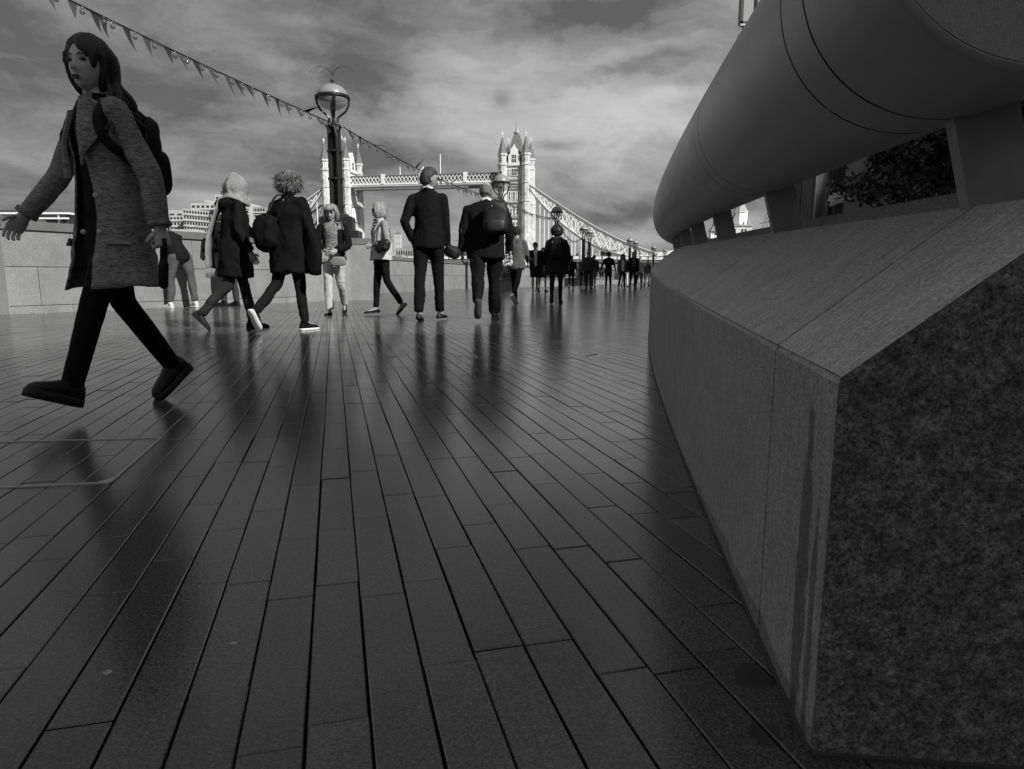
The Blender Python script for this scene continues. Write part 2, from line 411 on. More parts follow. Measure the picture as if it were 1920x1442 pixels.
for a, b in zip(P0, P0[1:]):
    d = (b-a).normalized(); n = V(-d.y, d.x, 0)*.2
    q.bar(a+n+V(0, 0, 1.12), b+n+V(0, 0, 1.12), .06, .06); q.bar(a+n+V(0, 0, .62), b+n+V(0, 0, .62), .04, .04)
    L = (b-a).length; k = int(L/.45)
    for i in range(k+1): q.bar(a+n+d*(L*i/k)+V(0, 0, .5), a+n+d*(L*i/k)+V(0, 0, 1.12), .03, .03)
tag(q.build('railing', m_iron, wl3), kind='stuff')

def pedestal(x0, x1, y0, y1, h, label, rot=0):
    t = thing('stone_pedestal', V((x0+x1)/2, (y0+y1)/2, 0), label, 'pedestal'); c = V((x0+x1)/2, (y0+y1)/2, 0)
    T = Matrix.Translation(c) @ Matrix.Rotation(rot, 4, 'Z') @ Matrix.Translation(-c)
    q = MB(); q.box(x0, x1, y0, y1, 0, h-.14, T=T); q.build('shaft', m_gran, t)
    q = MB(); q.box(x0-.04, x1+.04, y0-.04, y1+.04, h-.14, h, T=T); q.build('coping', m_cap, t)
pedestal(-9.0, -7.52, 10.05, 11.2, 1.45, 'granite pier breaking the river wall at the left edge of the photo')
# angled pedestal under the first lamp: left face follows the wall, right face looks at the walkers
t = thing('stone_pedestal', V(-4.2, 17.2, 0), 'granite pedestal under the nearest tall lamp', 'pedestal')
pp = [(-4.76, 15.62), (-3.90, 16.72), (-3.32, 16.85), (-3.55, 18.2), (-5.2, 18.2), (-5.4, 16.0)]
q = MB(); q.prism(pp, 0, 1.34); q.build('shaft', m_gran, t)
c0 = V(-4.3, 17.0, 0)
q = MB(); q.prism([(c0.x+(x-c0.x)*1.05, c0.y+(y-c0.y)*1.05) for x, y in pp], 1.34, 1.48); q.build('coping', m_cap, t)
q = MB(); a, b = V(-7.5, 10.3, 0), V(-4.75, 15.55, 0)

# ------------------------------------------------------------------ sloping stone balustrade with the big tube rail
bal = thing('stone_balustrade', V(.9, 3, 0), 'dark sloping granite parapet carrying a fat tubular steel rail on posts', 'balustrade')
JY = [.7225, .99, 2.11, 3.25, 4.4, 5.55, 6.7, 7.9, 9.1, 10.4, 11.7, 13.1, 14.6, 16.2, 18.0, 20.0]
NR = V(1, -.13, 0).normalized()
for k, (ya, yb) in enumerate(zip(JY, JY[1:])):
    g = .0034; ys = [ya+g+(yb-ya-2*g)*i/6 for i in range(7)]
    if k == 0: ys[0] = ya
    rr = random.Random(k)
    q = MB()     # vertical front slab
    rings = []
    for y in ys:
        jz = rr.uniform(-.0012, .0012)
        rings.append([front(y, 0, .004), front(y, rr.uniform(0, .0012), zf(y)-.006+jz), front(y, .006, zf(y)+jz), front(y, .13, zf(y)+.05), front(y, .13, .004)])
    q.loft(rings); q.build('front_slab', m_wallv, bal)
    q = MB()     # sloping slab
    rings = []
    for y in ys:
        a = front(y, .004, zf(y)+.002); b = front(y, .25, zt(y)); c = front(y, .262, zt(y)-.004)
        rings.append([a, a*.5+b*.5+V(0, 0, .0006), b, c, front(y, .262, zt(y)-.09), front(y, .09, zf(y)-.01)])
    q.loft(rings); q.build('sloping_slab', m_walls, bal)
    q = MB()     # gutter and rear kerb
    rings = [[front(y, .262, zt(y)-.02), front(y, .36, zt(y)-.015), front(y, .385, zt(y)+.045), front(y, .56, zt(y)+.06), front(y, .56, 0), front(y, .262, 0)] for y in ys]
    q.loft(rings); q.build('rear_kerb', m_wallv, bal)
    if k: # dark joint behind the open gaps
        q = MB(); y = ya; q.loft([[front(yy, .004, .003), front(yy, .004, zf(y)-.004), front(yy, .245, zt(y)-.006), front(yy, .245, .003)] for yy in (y-.012, y+.012)]); q.build('joint_filler', m_seam, bal)
# rough weathered end face, slightly proud, with an uneven arris
ye = .7225; q = MB(); N_ = 26; rr = random.Random(3); rows = []
dn = V(.9938, -.111, 0); org = front(ye, 0)
prof = []
def endtop(s):  # height of the end profile over the distance s from the front arris
    if s < .25: return zf(ye)+(zt(ye)-zf(ye))*s/.25
    if s < .262: return zt(ye)
    if s < .36: return zt(ye)-.012
    if s < .385: return zt(ye)-.012+(s-.36)/.025*.06
    return zt(ye)+.05
S = [i*.0105 for i in range(54)]
for s in S:
    col = []
    for j in range(40):
        f = j/39; z = endtop(s)*f; nn = mnoise.noise(V(s*30, z*30, 1))*.0008+mnoise.noise(V(s*90, z*90, 4))*.0005
        edge_in = .0012*max(0, 1-s/.010)+.0010*max(0, 1-(endtop(s)-z)/.010)
        p = org+dn*s+V(0, -.004, z)+V(.111, .994, 0)*(edge_in+nn)
        if s == 0: p += dn*(mnoise.noise(V(0, z*60, 7))*.0012+.0006)
        col.append(p)
    rows.append(col)
q.loft(rows, closed=False)
q.loft([[p for p in r]+[p+V(0, .05, 0) for p in reversed(r)] for r in (rows[0], )]*1, cap=False) if False else None
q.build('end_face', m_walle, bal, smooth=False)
q = MB(); q.tube([front(y, -.001, .002) for y in [.72+.4*i for i in range(24)]], .004, 6); q.tube([org+V(0, -.004, .002), org+dn*.6+V(0, -.004, .002)], .004, 6)
q.build('base_sealant', m_sealant, bal)
# wet run marks near the corner and a fallen patch are kept as thin stains in the slab's own front
RT = .195
def axis(Y): return front(Y, .2, .73+.0315*Y+RT)
def tube_ring(Y, r, n=64):
    c = axis(Y); t = V(.118+.013*Y, 1, .0315).normalized(); u = V(0, 0, 1); b = t.cross(u).normalized(); a = b.cross(t)
    return [c+a*math.cos(2*math.pi*j/n)*r+b*math.sin(2*math.pi*j/n)*r for j in range(n)]
seams = [.75]
for y in JY[1:]: seams += [y-.047, y+.063] if y > 1 else [.989, 1.099]
seams.append(20.5)
for k, (ya, yb) in enumerate(zip(seams, seams[1:])):
    g = .0027; n = max(2, int((yb-ya)/.12)); q = MB(); rr = []
    for i in range(n+1):
        y = ya+g+(yb-ya-2*g)*i/n
        rr.append(tube_ring(y, RT))
    if k == 0:
        rr = [tube_ring(ya, RT-.007), tube_ring(ya+.002, RT-.003), tube_ring(ya+.006, RT-.0006), tube_ring(ya+.010, RT)]+rr[1:]
    q.loft(rr, cap=False)
    if k == 0: q.loft([[p for p in rr[0]], tube_ring(ya+.001, RT-.010)], cap=False)
    o = q.build('rail_section', m_tube, bal, smooth=True)
    for p in o.data.polygons:
        if len(p.vertices) > 4: p.use_smooth = False
q = MB()
for y in seams[1:-1]: q = MB(); q.loft([tube_ring(y-.004, RT-.003), tube_ring(y+.004, RT-.003)], cap=False); q.build('rail_seam', m_seam, bal)
q = MB(); ring = tube_ring(.7495, RT-.009); cc = sum(ring, V(0, 0, 0))/len(ring); q.loft([ring, [p+V(0, .01, 0) for p in ring]]); q.build('rail_end_plate', M('rail_end_plate', .26, .85, speck=.10, speck_s=700, bump=.2, bscale=800), bal)
for y in JY[1:]:
    q = MB(); th = .024
    zb = zt(y)-.012; ztp = .73+.0315*y+.05
    A = [front(y, .246, zb), front(y, .330, zb), front(y, .285, ztp), front(y, .200, ztp)]
    q.loft([[p+V(.1, 1, 0).normalized()*0 for p in A], [p+V(.1, 1, 0).normalized()*th for p in A]])
    q.build('rail_post', m_post, bal)
    q = MB(); q.sphere(front(y-.01, .30, zt(y)+.002), .004, 8, 6); q.build('fixing_bolt', m_trim, bal)

# ------------------------------------------------------------------ street lamps
def make_lamp(label):
    t = thing('street_lamp', V(0, 0, 0), label, 'street lamp', 'tall globe lamps along the river wall')
    q = MB(); q.lathe((0, 0, 0), [(.60, 0), (.60, .22), (.56, .25), (.44, .28), (.44, .62), (.40, .66), (.30, .70), (.28, .74)], 8, ph0=math.pi/8); q.build('base', m_iron, t)
    for k in range(4):
        a = math.pi/4+math.pi/2*k; x, y = math.cos(a)*.125, math.sin(a)*.125
        q = MB(); q.tube([(x, y, .7), (x, y, 3.32)], .055, 10); q.sphere((x, y, 3.33), .06, 10, 6); q.build('column', m_iron, t)
    q = MB()
    for z in (.95, 1.75, 2.55, 3.25): q.lathe((0, 0, z), [(.19, 0), (.19, .05)], 12)
    q.lathe((0, 0, .7), [(.07, 0), (.07, 2.6)], 8)
    q.build('collar', m_iron, t)
    q = MB()
    for k in range(4):
        a = math.pi/4*0+.35+math.pi/2*k; ca, sa = math.cos(a), math.sin(a)
        pts = [(.10, 3.30), (.10, 3.52), (.16, 3.60), (.30, 3.74), (.37, 3.92), (.39, 4.10), (.385, 4.16)]
        q.tube([(r*ca, r*sa, z) for r, z in pts], .030, 6)
    q.build('cradle', m_iron, t)
    q = MB(); q.lathe((0, 0, 4.09), [(.365, 0), (.40, 0), (.40, .06), (.365, .06), (.365, 0)], 28); q.build('rim', m_iron, t)
    prof = [(.001, 4.09+.365)]+[(.365*math.sin(a), 4.12+.365*math.cos(a)) for a in [math.pi/2*i/9 for i in range(1, 10)]]
    q = MB(); q.lathe((0, 0, 0), prof[::-1], 28); q.build('cap', m_globe_top, t, smooth=True)
    prof = [(.365*math.sin(a), 4.10+.365*math.cos(a)) for a in [math.pi/2+math.pi/2*i/8 for i in range(0, 9)]]
    prof[-1] = (.02, prof[-1][1])
    q = MB(); q.lathe((0, 0, 0), prof, 28); q.build('globe', m_globe_glass, t, smooth=True)
    q = MB(); q.lathe((0, 0, 0), [(.30, 4.07), (.30, 4.085), (.02, 4.10)], 20); q.lathe((0, 0, 0), [(.07, 3.88), (.07, 4.08)], 10); q.lathe((0, 0, 0), [(.03, 3.7), (.03, 3.9)], 8); q.build('lantern', m_iron, t)
    q = MB(); q.lathe((0, 0, 0), [(.02, 4.46), (.02, 4.54), (.045, 4.56), (.045, 4.60), (.01, 4.63)], 8); q.build('finial', m_iron, t)
    return t
# (px of the pole, distance, height of the foot)
LP = [(636, 17.2, 1.48), (940, 32.4, .35), (1043, 47.2, .05), (1093.5, 64.5, 0), (1104.5, 69.5, 0), (1180, 83, 0), (1190.5, 90, 0), (1224.5, 105, 0), (1246, 113, 0)]
LBL = ['nearest and tallest lamp, black clustered column on the granite pedestal', 'lamp whose globe shows just above the bald man with a backpack', 'third lamp away, rising behind the curly haired woman in a long parka',
       'left lamp of the nearer close pair beyond the curly haired woman', 'right lamp of the nearer close pair beyond the curly haired woman', 'left lamp of the farther pair above the small crowd', 'right lamp of the farther pair above the small crowd',
       'single thin lamp between the farther pair and the sloping wall', 'farthest lamp, its globe peeping just over the sloping wall']
lamps = []
l0 = make_lamp(LBL[0])
for i, ((px, Y, zb), lb) in enumerate(zip(LP, LBL)):
    X = (at(px, 500, Y)).x; zl = [1.48, .62, .62, .62, .62, .62, .62, .62, .62][i]
    # all lamps reach the same height above the walk; far ones stand lower on their own footing
    gz = {0: .50, 1: .55, 2: .50}.get(i, .50)
    loc = V(X, Y, gz+.0)
    if i == 0: l0.location = (X, Y, 1.48); t = l0; sc = (4.93-1.48)/4.12
    else: t = dup(l0, V(X, Y, 0), lb)
    t['label'] = lb
    gy = [182, 343, 398, 431, 437, 452, 456.5, 465.5, 471][i]
    gz_ = at(px, gy, Y).z
    z0 = 1.48 if i == 0 else .52
    s = (gz_-z0)/4.12; t.location = (X, Y, z0); t.scale = (max(s, .92), max(s, .92), s)
    lamps.append((V(X, Y, z0), s))
l0.scale = (1, 1, l0.scale[2])
for i in range(1, len(LP)):
    p, s = lamps[i]; t = thing('lamp_plinth', V(p.x, p.y, 0), 'stone plinth under '+LBL[i].split(',')[0].replace('nearest and tallest', 'nearest'), 'plinth', 'plinths under the far lamps')
    q = MB(); q.prism([(p.x-.55, p.y-.55), (p.x+.55, p.y-.55), (p.x+.55, p.y+.55), (p.x-.55, p.y+.55)], 0, .40); q.build('block', m_gran, t)
    q = MB(); q.prism([(p.x-.6, p.y-.6), (p.x+.6, p.y-.6), (p.x+.6, p.y+.6), (p.x-.6, p.y+.6)], .40, .52); q.build('coping', m_cap, t)
# thin wire spray over the nearest lamp
q = MB(); L0 = lamps[0][0]; topz = at(635, 150, 17.2).z
for k in range(7):
    a = k/6*math.pi; q.tube([V(L0.x+math.cos(a)*r, L0.y+.1*math.sin(a), topz+.12+h) for r, h in ((0, 0), (.12, .14), (.28, .20), (.42, .16), (.52, .06))], .003, 4)
    q.sphere(V(L0.x+math.cos(a)*.52, L0.y, topz+.18), .009, 6, 4)
q.v = [p-V(L0.x, L0.y, 0) for p in q.v]
o = q.build('bird_deterrent_wire', m_iron); o.parent = l0; o.matrix_parent_inverse = Matrix.Identity(4)
for v in o.data.vertices: v.co = ((v.co.x)/l0.scale[0], (v.co.y)/l0.scale[1], (v.co.z-L0.z)/l0.scale[2])

# ------------------------------------------------------------------ strings of flags and bulbs between the lamps
m_flags = [M('flag_cloth_'+n, v, .9, var=va, vscale=30, spec=.1) for n, v, va in (('dark', .025, .05), ('mid', .05, .05), ('print', .05, .2))]
def bunting(A, B, sag, n, label, flag=.30, detail=True, seed=0):
    rr = random.Random(seed); A, B = Vector(A), Vector(B)
    t = thing('bunting', A, label, 'bunting', None)
    def P(f): return A.lerp(B, f)-V(0, 0, sag*4*f*(1-f))
    q = MB(); q.tube([P(i/40) for i in range(41)], .011, 5); q.tube([P(i/40)-V(0, 0, .03*abs(math.sin(i*.9))) for i in range(41)], .007, 4); q.build('cord', m_cord, t)
    stf = MB(); bl = MB()
    d = (B-A).normalized()
    for i in range(n):
        f = (i+.5)/n+rr.uniform(-.3, .3)/n; p = P(f); w = flag*rr.uniform(.46, .58); ln = flag*rr.uniform(.85, 1.2)
        a = p-d*w/2; b = p+d*w/2; tip = V(rr.uniform(.0, .30), rr.uniform(-.1, .2), -1).normalized()*ln
        if rr.random() < .05: tip = V(rr.uniform(.2, .8), .2, rr.uniform(-.2, .5)).normalized()*ln
        if detail:
            q = MB(); rows = []
            for k in range(6):
                g = k/5; wv = .035*math.sin(g*3+i)*g
                c = p+tip*g+V(.06*g*g, wv, 0); h = d*(w/2*(1-g)+.002)
                rows.append([c-h, c+h, c+h+V(0, .003, 0), c-h+V(0, .003, 0)])
            q.loft(rows); q.build('flag', m_flags[rr.randrange(3)], t)
        else:
            stf.add([a, b, p+tip], [(0, 1, 2)])
        p2 = P(min(1, f+.45/n))
        if detail: bl = MB()
        bl.sphere(p2-V(0, 0, .085), .042 if detail else .05, 8, 6); bl.tube([p2, p2-V(0, 0, .055)], .014, 5)
        if detail: bl.build('bulb', m_bulb, t, smooth=True)
    if not detail: tag(bl.build('bulbs', m_bulb, t, smooth=True), kind='stuff'); tag(stf.build('flags', m_flags[0], t), kind='stuff')
    return t
hang = []
for i, (p, s) in enumerate(lamps): hang.append(at([636, 940, 1043, 1093.5, 1104.5, 1180, 1190.5, 1224.5, 1246][i], [238, 372, 408, 440, 446, 459, 463, 470, 476][i], p.y))
A0 = V(-8.15, 5.85, 5.05)
bunting(A0, hang[0]+V(0, -.2, 0), .12, 34, 'string of pennants and round bulbs across the upper left sky', .31, seed=4)
bunting(hang[0]+V(.1, 0, 0), hang[1], .28, 30, 'string of pennants and bulbs in front of the bridge walkway', .32, seed=5)
bunting(hang[1], hang[2], .25, 26, 'short string of pennants across the right tower of the bridge', .34, detail=False, seed=6)
bunting(hang[2], hang[3], 1.0, 24, 'sagging string of pennants between the third lamp and the nearer pair', .34, detail=False, seed=7)
bunting(hang[4], hang[5], .9, 20, 'far string of pennants between the two pairs of lamps', .34, detail=False, seed=8)
bunting(hang[6], hang[8], 1.0, 20, 'farthest string of pennants running behind the sloping wall', .34, detail=False, seed=9)

# ------------------------------------------------------------------ the bascule bridge
DB = 300.0; PHI = R_(10)
XR = at(969, 520, DB).x; bx = V(math.cos(PHI), -math.sin(PHI), 0); by = V(math.sin(PHI), math.cos(PHI), 0)
def hz(y): return at(969, y, DB).z      # height of something seen on the right tower at photo row y
ORG = V(XR, DB, 0)
bridge = thing('suspension_bridge', V(XR, DB, -5.6), 'sunlit stone bridge with two pinnacled towers, high walkways and hanging chains', 'bridge')
SPAN = 78.6; TA, TB = 10.2, 14.5
def Bp(s, n, z): return ORG+bx*s+by*n+V(0, 0, z)
HW = [hz(315), hz(347), hz(382), hz(410), hz(440), hz(480)]   # cornices
def tower(s0, k):
    c = Bp(s0, 0, 0)
    T = Matrix.Translation(c) @ Matrix(((bx.x, by.x, 0, 0), (bx.y, by.y, 0, 0), (0, 0, 1, 0), (0, 0, 0, 1)))
    ha, hb = TA/2, TB/2; zt_ = HW[0]
    q = MB()
    arch_h = hz(441)
    # body above the road arch, plus legs
    q.box(-ha+.4, ha-.4, -hb+.4, hb-.4, arch_h, zt_, T=T)
    q.box(-ha+.4, ha-.4, -hb+.4, -hb+2.6, -1, arch_h, T=T); q.box(-ha+.4, ha-.4, hb-2.6, hb-.4, -1, arch_h, T=T)
    body = q.build('tower', m_stone, bridge)
    tag(body, ['right stone tower with slate spire', 'left stone tower behind the tall lamp column'][k])
    # cornice bands
    for z in HW[:4]+[HW[0]+1.5]:
        q = MB(); q.box(-ha-.05, ha+.05, -hb-.05, hb+.05, z-.35, z+.1, T=T); q.build('cornice', m_stone2, body)
    q = MB(); z = HW[0]+.1
    n = 9
    for i in range(n):
        for sgn in (-1, 1):
            x = -ha+.9+(TA-1.8)*i/(n-1); q.box(x-.35, x+.35, sgn*(hb-.25)-.2, sgn*(hb-.25)+.2, z, z+1.3, T=T)
            y = -hb+.9+(TB-1.8)*i/(n-1); q.box(sgn*(ha-.25)-.2, sgn*(ha-.25)+.2, y-.35, y+.35, z, z+1.3, T=T)
    q.build('parapet', m_white, body)
    # corner turrets
    for sx in (-1, 1):
        for sy in (-1, 1):
            cc = T @ V(sx*(ha-.2), sy*(hb-.2), 0)
            q = MB(); zc = hz(293); r = 1.85
            q.lathe(cc, [(r, -1), (r, HW[2]), (r+.25, HW[2]+.1), (r+.25, HW[2]+.5), (r, HW[2]+.6), (r, HW[1]-.3), (r+.25, HW[1]-.2), (r+.25, HW[1]+.2), (r, HW[1]+.3), (r, HW[0]-.3), (r+.3, HW[0]), (r+.3, HW[0]+.4), (r-.15, HW[0]+.6), (r-.15, zc-1.2), (r+.2, zc-.8), (r+.2, zc)], 8, ph0=math.pi/8+PHI)
            tr_ = q.build('turret', m_stone, body)
            q = MB(); q.lathe(cc, [(r+.25, zc), (r-.1, zc+.8), (.12, hz(262)), (.05, hz(261))], 8, ph0=math.pi/8+PHI); q.build('turret_roof', m_slate, body)
            q = MB(); zz = hz(262); q.lathe(cc, [(.14, zz-.4), (.14, zz+.7), (.36, zz+.8), (.36, zz+1.1), (.1, zz+1.2), (.1, zz+2.2), (.02, zz+2.3)], 6); q.box(-.5, .5, -.08, .08, zz+1.35, zz+1.55, T=Matrix.Translation(cc)); q.build('finial', m_white, body)
            q = MB()
            for zz in (HW[0]+1.6, HW[1]+2, HW[2]+2.4, HW[3]+2):
                for a in (-math.pi/2, 0, math.pi, math.pi/2):
                    w = T.to_3x3() @ V(math.cos(a), math.sin(a), 0); p = cc+w*(r*.93)
                    q.bar(p+V(0, 0, zz), p+V(0, 0, zz+1.1), .3, .12)
            q.build('turret_slit', m_win, body)
    # steep main roof and spire
    zr = HW[0]+.2; q = MB()
    sec = [(ha-1.0, hb-1.2, zr), (ha-1.7, hb-2.2, zr+4.0), (ha-3.4, hb-5.2, hz(262)), (ha-4.1, hb-6.3, hz(252)), (.55, .55, hz(250))]
    rings = [[T @ V(sx*a, sy*b, z) for sx, sy in ((-1, -1), (1, -1), (1, 1), (-1, 1))] for a, b, z in sec[:4]]
    q.loft(rings); q.build('roof', m_slate, body)
    q = MB(); c3 = T @ V(0, 0, 0); q.lathe(c3, [(1.15, hz(252)), (1.35, hz(250)), (1.35, hz(248)), (.9, hz(247)), (.5, hz(243)), (.28, hz(236)), (.07, hz(226))], 8); q.build('spire', m_stone2, body)
    # gables with windows, all four sides
    for (face, half, hw) in (('y', -hb, ha), ('x', ha, hb), ('y', hb, ha), ('x', -ha, hb)):
        def FP(u, z, off):
            if face == 'y': return T @ V(u, half+off*(1 if half < 0 else -1)*-1, z)
            return T @ V(half+off*(1 if half > 0 else -1), u, z)
        # off positive = outwards
        def plate(name, pts, o0, o1, mat):
            q = MB(); n = len(pts); a = [FP(u, z, o0) for u, z in pts]; b = [FP(u, z, o1) for u, z in pts]
            q.add(a+b, [tuple(range(n)), tuple(range(2*n-1, n-1, -1))]+[(i, (i+1) % n, n+(i+1) % n, n+i) for i in range(n)]); return q.build(name, mat, body)
        gt = hz(279); z0 = HW[0]
        plate('gable', [(-2.3, z0), (2.3, z0), (2.3, z0+4.2), (1.6, z0+4.6), (1.4, z0+6.4), (.7, z0+7.2), (.35, gt-.2), (0, gt+.6), (-.35, gt-.2), (-.7, z0+7.2), (-1.4, z0+6.4), (-1.6, z0+4.6), (-2.3, z0+4.2)], -1.8, .1, m_white)
        def window(u0, u1, z0, z1, mull=2):
            fr = plate('window_frame', [(u0-.22, z0-.22), (u1+.22, z0-.22), (u1+.22, z1+.22), (u0-.22, z1+.22)], -.46, -.15, m_white)
            q = MB(); n = mull+1; w = (u1-u0)/n
            for i in range(n):
                for (za, zb) in ((z0, (z0+z1)/2-.08), ((z0+z1)/2+.08, z1)):
                    a0, a1 = u0+w*i+.09, u0+w*(i+1)-.09
                    q.add([FP(a0, za, -.12), FP(a1, za, -.12), FP(a1, zb, -.12), FP(a0, zb, -.12), FP(a0, za, -.3), FP(a1, za, -.3), FP(a1, zb, -.3), FP(a0, zb, -.3)], [(0, 1, 2, 3), (7, 6, 5, 4), (0, 4, 5, 1), (1, 5, 6, 2), (2, 6, 7, 3), (3, 7, 4, 0)])
            q.build('window', m_win, body)
        def gwin():
            q = MB()
            for i in range(3):
                for j in range(2):
                    a0 = -1.0+i*.7; za = z0+1.1+j*1.65
                    q.add([FP(a0, za, .13), FP(a0+.52, za, .13), FP(a0+.52, za+1.4, .13), FP(a0, za+1.4, .13), FP(a0, za, .0), FP(a0+.52, za, .0), FP(a0+.52, za+1.4, .0), FP(a0, za+1.4, .0)], [(0, 1, 2, 3), (7, 6, 5, 4), (0, 4, 5, 1), (1, 5, 6, 2), (2, 6, 7, 3), (3, 7, 4, 0)])
            q.build('gable_window', m_win, body)
        gwin()
        ext = hw-2.2
        window(-1.15, 1.15, HW[1]+3.0, HW[0]-1.4, 2)
        window(-2.45, -1.9, HW[1]+3.2, HW[0]-1.6, 0); window(1.9, 2.45, HW[1]+3.2, HW[0]-1.6, 0)
        # arcade of small corbels
        for zz in (HW[1]-1.6, HW[1]+1.0, HW[2]+5.0):
            q = MB()
            for i in range(9):
                u = -2.6+5.2*i/8; p = FP(u, zz, -.1); q.bar(p, p+V(0, 0, .7), .25, .3)
            tag(q.build('corbels', m_stone2, body), kind='stuff')
        window(-.55, .55, HW[2]+1.2, HW[2]+4.0, 1); window(-2.2, -1.5, HW[2]+1.2, HW[2]+4.0, 0); window(1.5, 2.2, HW[2]+1.2, HW[2]+4.0, 0)
        if face == 'y':
            for zz in (HW[3]+.9, HW[3]-4.6): window(-1.7, -.9, zz, zz+2.6, 0); window(.9, 1.7, zz, zz+2.6, 0); window(-.4, .4, zz, zz+2.6, 0)
            plate('arched_panel', [(-1.6, hz(470)), (1.6, hz(470)), (1.6, hz(450)), (1.0, hz(445)), (0, hz(442)), (-1.0, hz(445)), (-1.6, hz(450))], -.38, -.2, m_bldd)
        else:
            plate('tall_bay', [(-1.6, HW[3]+.5), (1.6, HW[3]+.5), (1.6, HW[2]-1.5), (0, HW[2]-.3), (-1.6, HW[2]-1.5)], -.38, .1, m_white)
            window(-.9, .9, HW[3]-4.5, HW[3]-1.2, 1)
    # pier
    q = MB(); P = [T @ V(x, y, 0) for x, y in ((-ha-3, -hb-3), (0, -hb-11), (ha+3, -hb-3), (ha+3, hb+3), (0, hb+11), (-ha-3, hb+3))]
    q.prism([(p.x, p.y) for p in P], -7, 3.2); q.build('pier', m_stone, bridge)
tower(0, 0); tower(-SPAN, 1)
# two high walkways
for k, n0 in enumerate((-3.9, 3.9)):
    s0, s1 = -SPAN+TA/2-1.0, -TA/2+1.0
    z0, z1, z2, z3 = hz(348.5), hz(341.5), hz(340.5), hz(325.5)
    q = MB()
    def wb(s0, s1, a, b, za, zb, mi=0):
        P = [Bp(s0, a, za), Bp(s1, a, za), Bp(s1, b, za), Bp(s0, b, za), Bp(s0, a, zb), Bp(s1, a, zb), Bp(s1, b, zb), Bp(s0, b, zb)]
        q.add(P, [(3, 2, 1, 0), (4, 5, 6, 7), (0, 1, 5, 4), (1, 2, 6, 5), (2, 3, 7, 6), (3, 0, 4, 7)], mi)
    wb(s0, s1, n0-1.7, n0+1.7, z0+.5, z1, 0); wb(s0, s1, n0-1.9, n0-1.7, z0+1.0, z1+.2, 0); wb(s0, s1, n0-1.75, n0+1.75, z0, z0+.5, 1)
    wb(s0, s1, n0-1.25, n0+1.4, z1, z3-.3, 1); wb(s0, s1, n0-1.6, n0+1.6, z3-.35, z3, 1)
    wk = q.build('walkway', [m_white, m_blue], bridge)
    q = MB(); nx = 44; L = s1-s0
    for i in range(nx):
        a, b = s0+L*i/nx, s0+L*(i+1)/nx
        q.bar(Bp(a, n0-1.6, z1+.1), Bp(b, n0-1.6, z3-.6), .2, .50, up=tuple(by)); q.bar(Bp(b, n0-1.6, z1+.1), Bp(a, n0-1.6, z3-.6), .2, .50, up=tuple(by))
    tag(q.build('lattice', m_white, wk), kind='stuff')
    for s, w, h in ((-SPAN*.5-TA*.02, 3.9, 1.4), (-SPAN*.735, 1.5, .5), (-SPAN*.27, 1.5, .5)):
        q = MB(); wb(s-w/2, s+w/2, n0-2.1, n0+1.9, z1-.2, z3+.4); q.build('stone_panel', m_white, wk)
    q = MB(); c = -SPAN*.5-TA*.02
    pts = [(-2.2, z3+.4), (2.2, z3+.4), (1.9, z3+1.0), (1.2, z3+1.3), (.9, z3+2.0), (.35, z3+2.3), (0, z3+3.3), (-.35, z3+2.3), (-.9, z3+2.0), (-1.2, z3+1.3), (-1.9, z3+1.0)]
    a = [Bp(c+u, n0-2.1, z) for u, z in pts]; b = [Bp(c+u, n0-1.5, z) for u, z in pts]; n = len(pts)
    q.add(a+b, [tuple(range(n)), tuple(range(2*n-1, n-1, -1))]+[(i, (i+1) % n, n+(i+1) % n, n+i) for i in range(n)]); q.build('pediment', m_white, wk)
for px_, top in ((756.5, 302), (828, 288)):
    s = (px_-800)/313*SPAN-SPAN*.5
    q = MB(); q.tube([Bp(s, -4.5, hz(326)), Bp(s, -4.5, hz(top))], .22, 6); q.build('flagpole', m_white, bridge)
# deck with white railing panels
q = MB(); zd = hz(489.5)
def db(q, s0, s1, a, b, za0, za1, zb0, zb1, mi=0):
    P = [Bp(s0, a, za0), Bp(s1, a, za1), Bp(s1, b, za1), Bp(s0, b, za0), Bp(s0, a, zb0), Bp(s1, a, zb1), Bp(s1, b, zb1), Bp(s0, b, zb0)]
    q.add(P, [(3, 2, 1, 0), (4, 5, 6, 7), (0, 1, 5, 4), (1, 2, 6, 5), (2, 3, 7, 6), (3, 0, 4, 7)], mi)
def deckz(s):
    if -SPAN <= s <= 0: return hz(486)
    return hz(486)-(s if s > 0 else -SPAN-s)*.012
SS = [-210, -SPAN, -SPAN/2, 0, 60, 140]
for a, b in zip(SS, SS[1:]): db(q, a, b, -8.0, 8.0, deckz(a)-1.6, deckz(b)-1.6, deckz(a), deckz(b))
deck = q.build('deck', m_blue, bridge)
s = -208
pm = MB(); 
while s < 138:
    q = MB(); zz = deckz(s+1.6); q.box(-1.25, 1.25, -.12, .12, 0, 1.15); me = None
    q.v = [Bp(s+1.6, -8.15, zz)+bx*p.x+by*p.y+V(0, 0, p.z) for p in q.v]; q.build('railing_panel', m_white, deck); s += 3.1
q = MB()
for a, b in zip(SS, SS[1:]): db(q, a, b, -8.25, -8.05, deckz(a)+1.15, deckz(b)+1.15, deckz(a)+1.45, deckz(b)+1.45); db(q, a, b, -8.3, -8.05, deckz(a)-1.2, deckz(b)-1.2, deckz(a)-.9, deckz(b)-.9)
q.build('handrail', m_blue, deck)
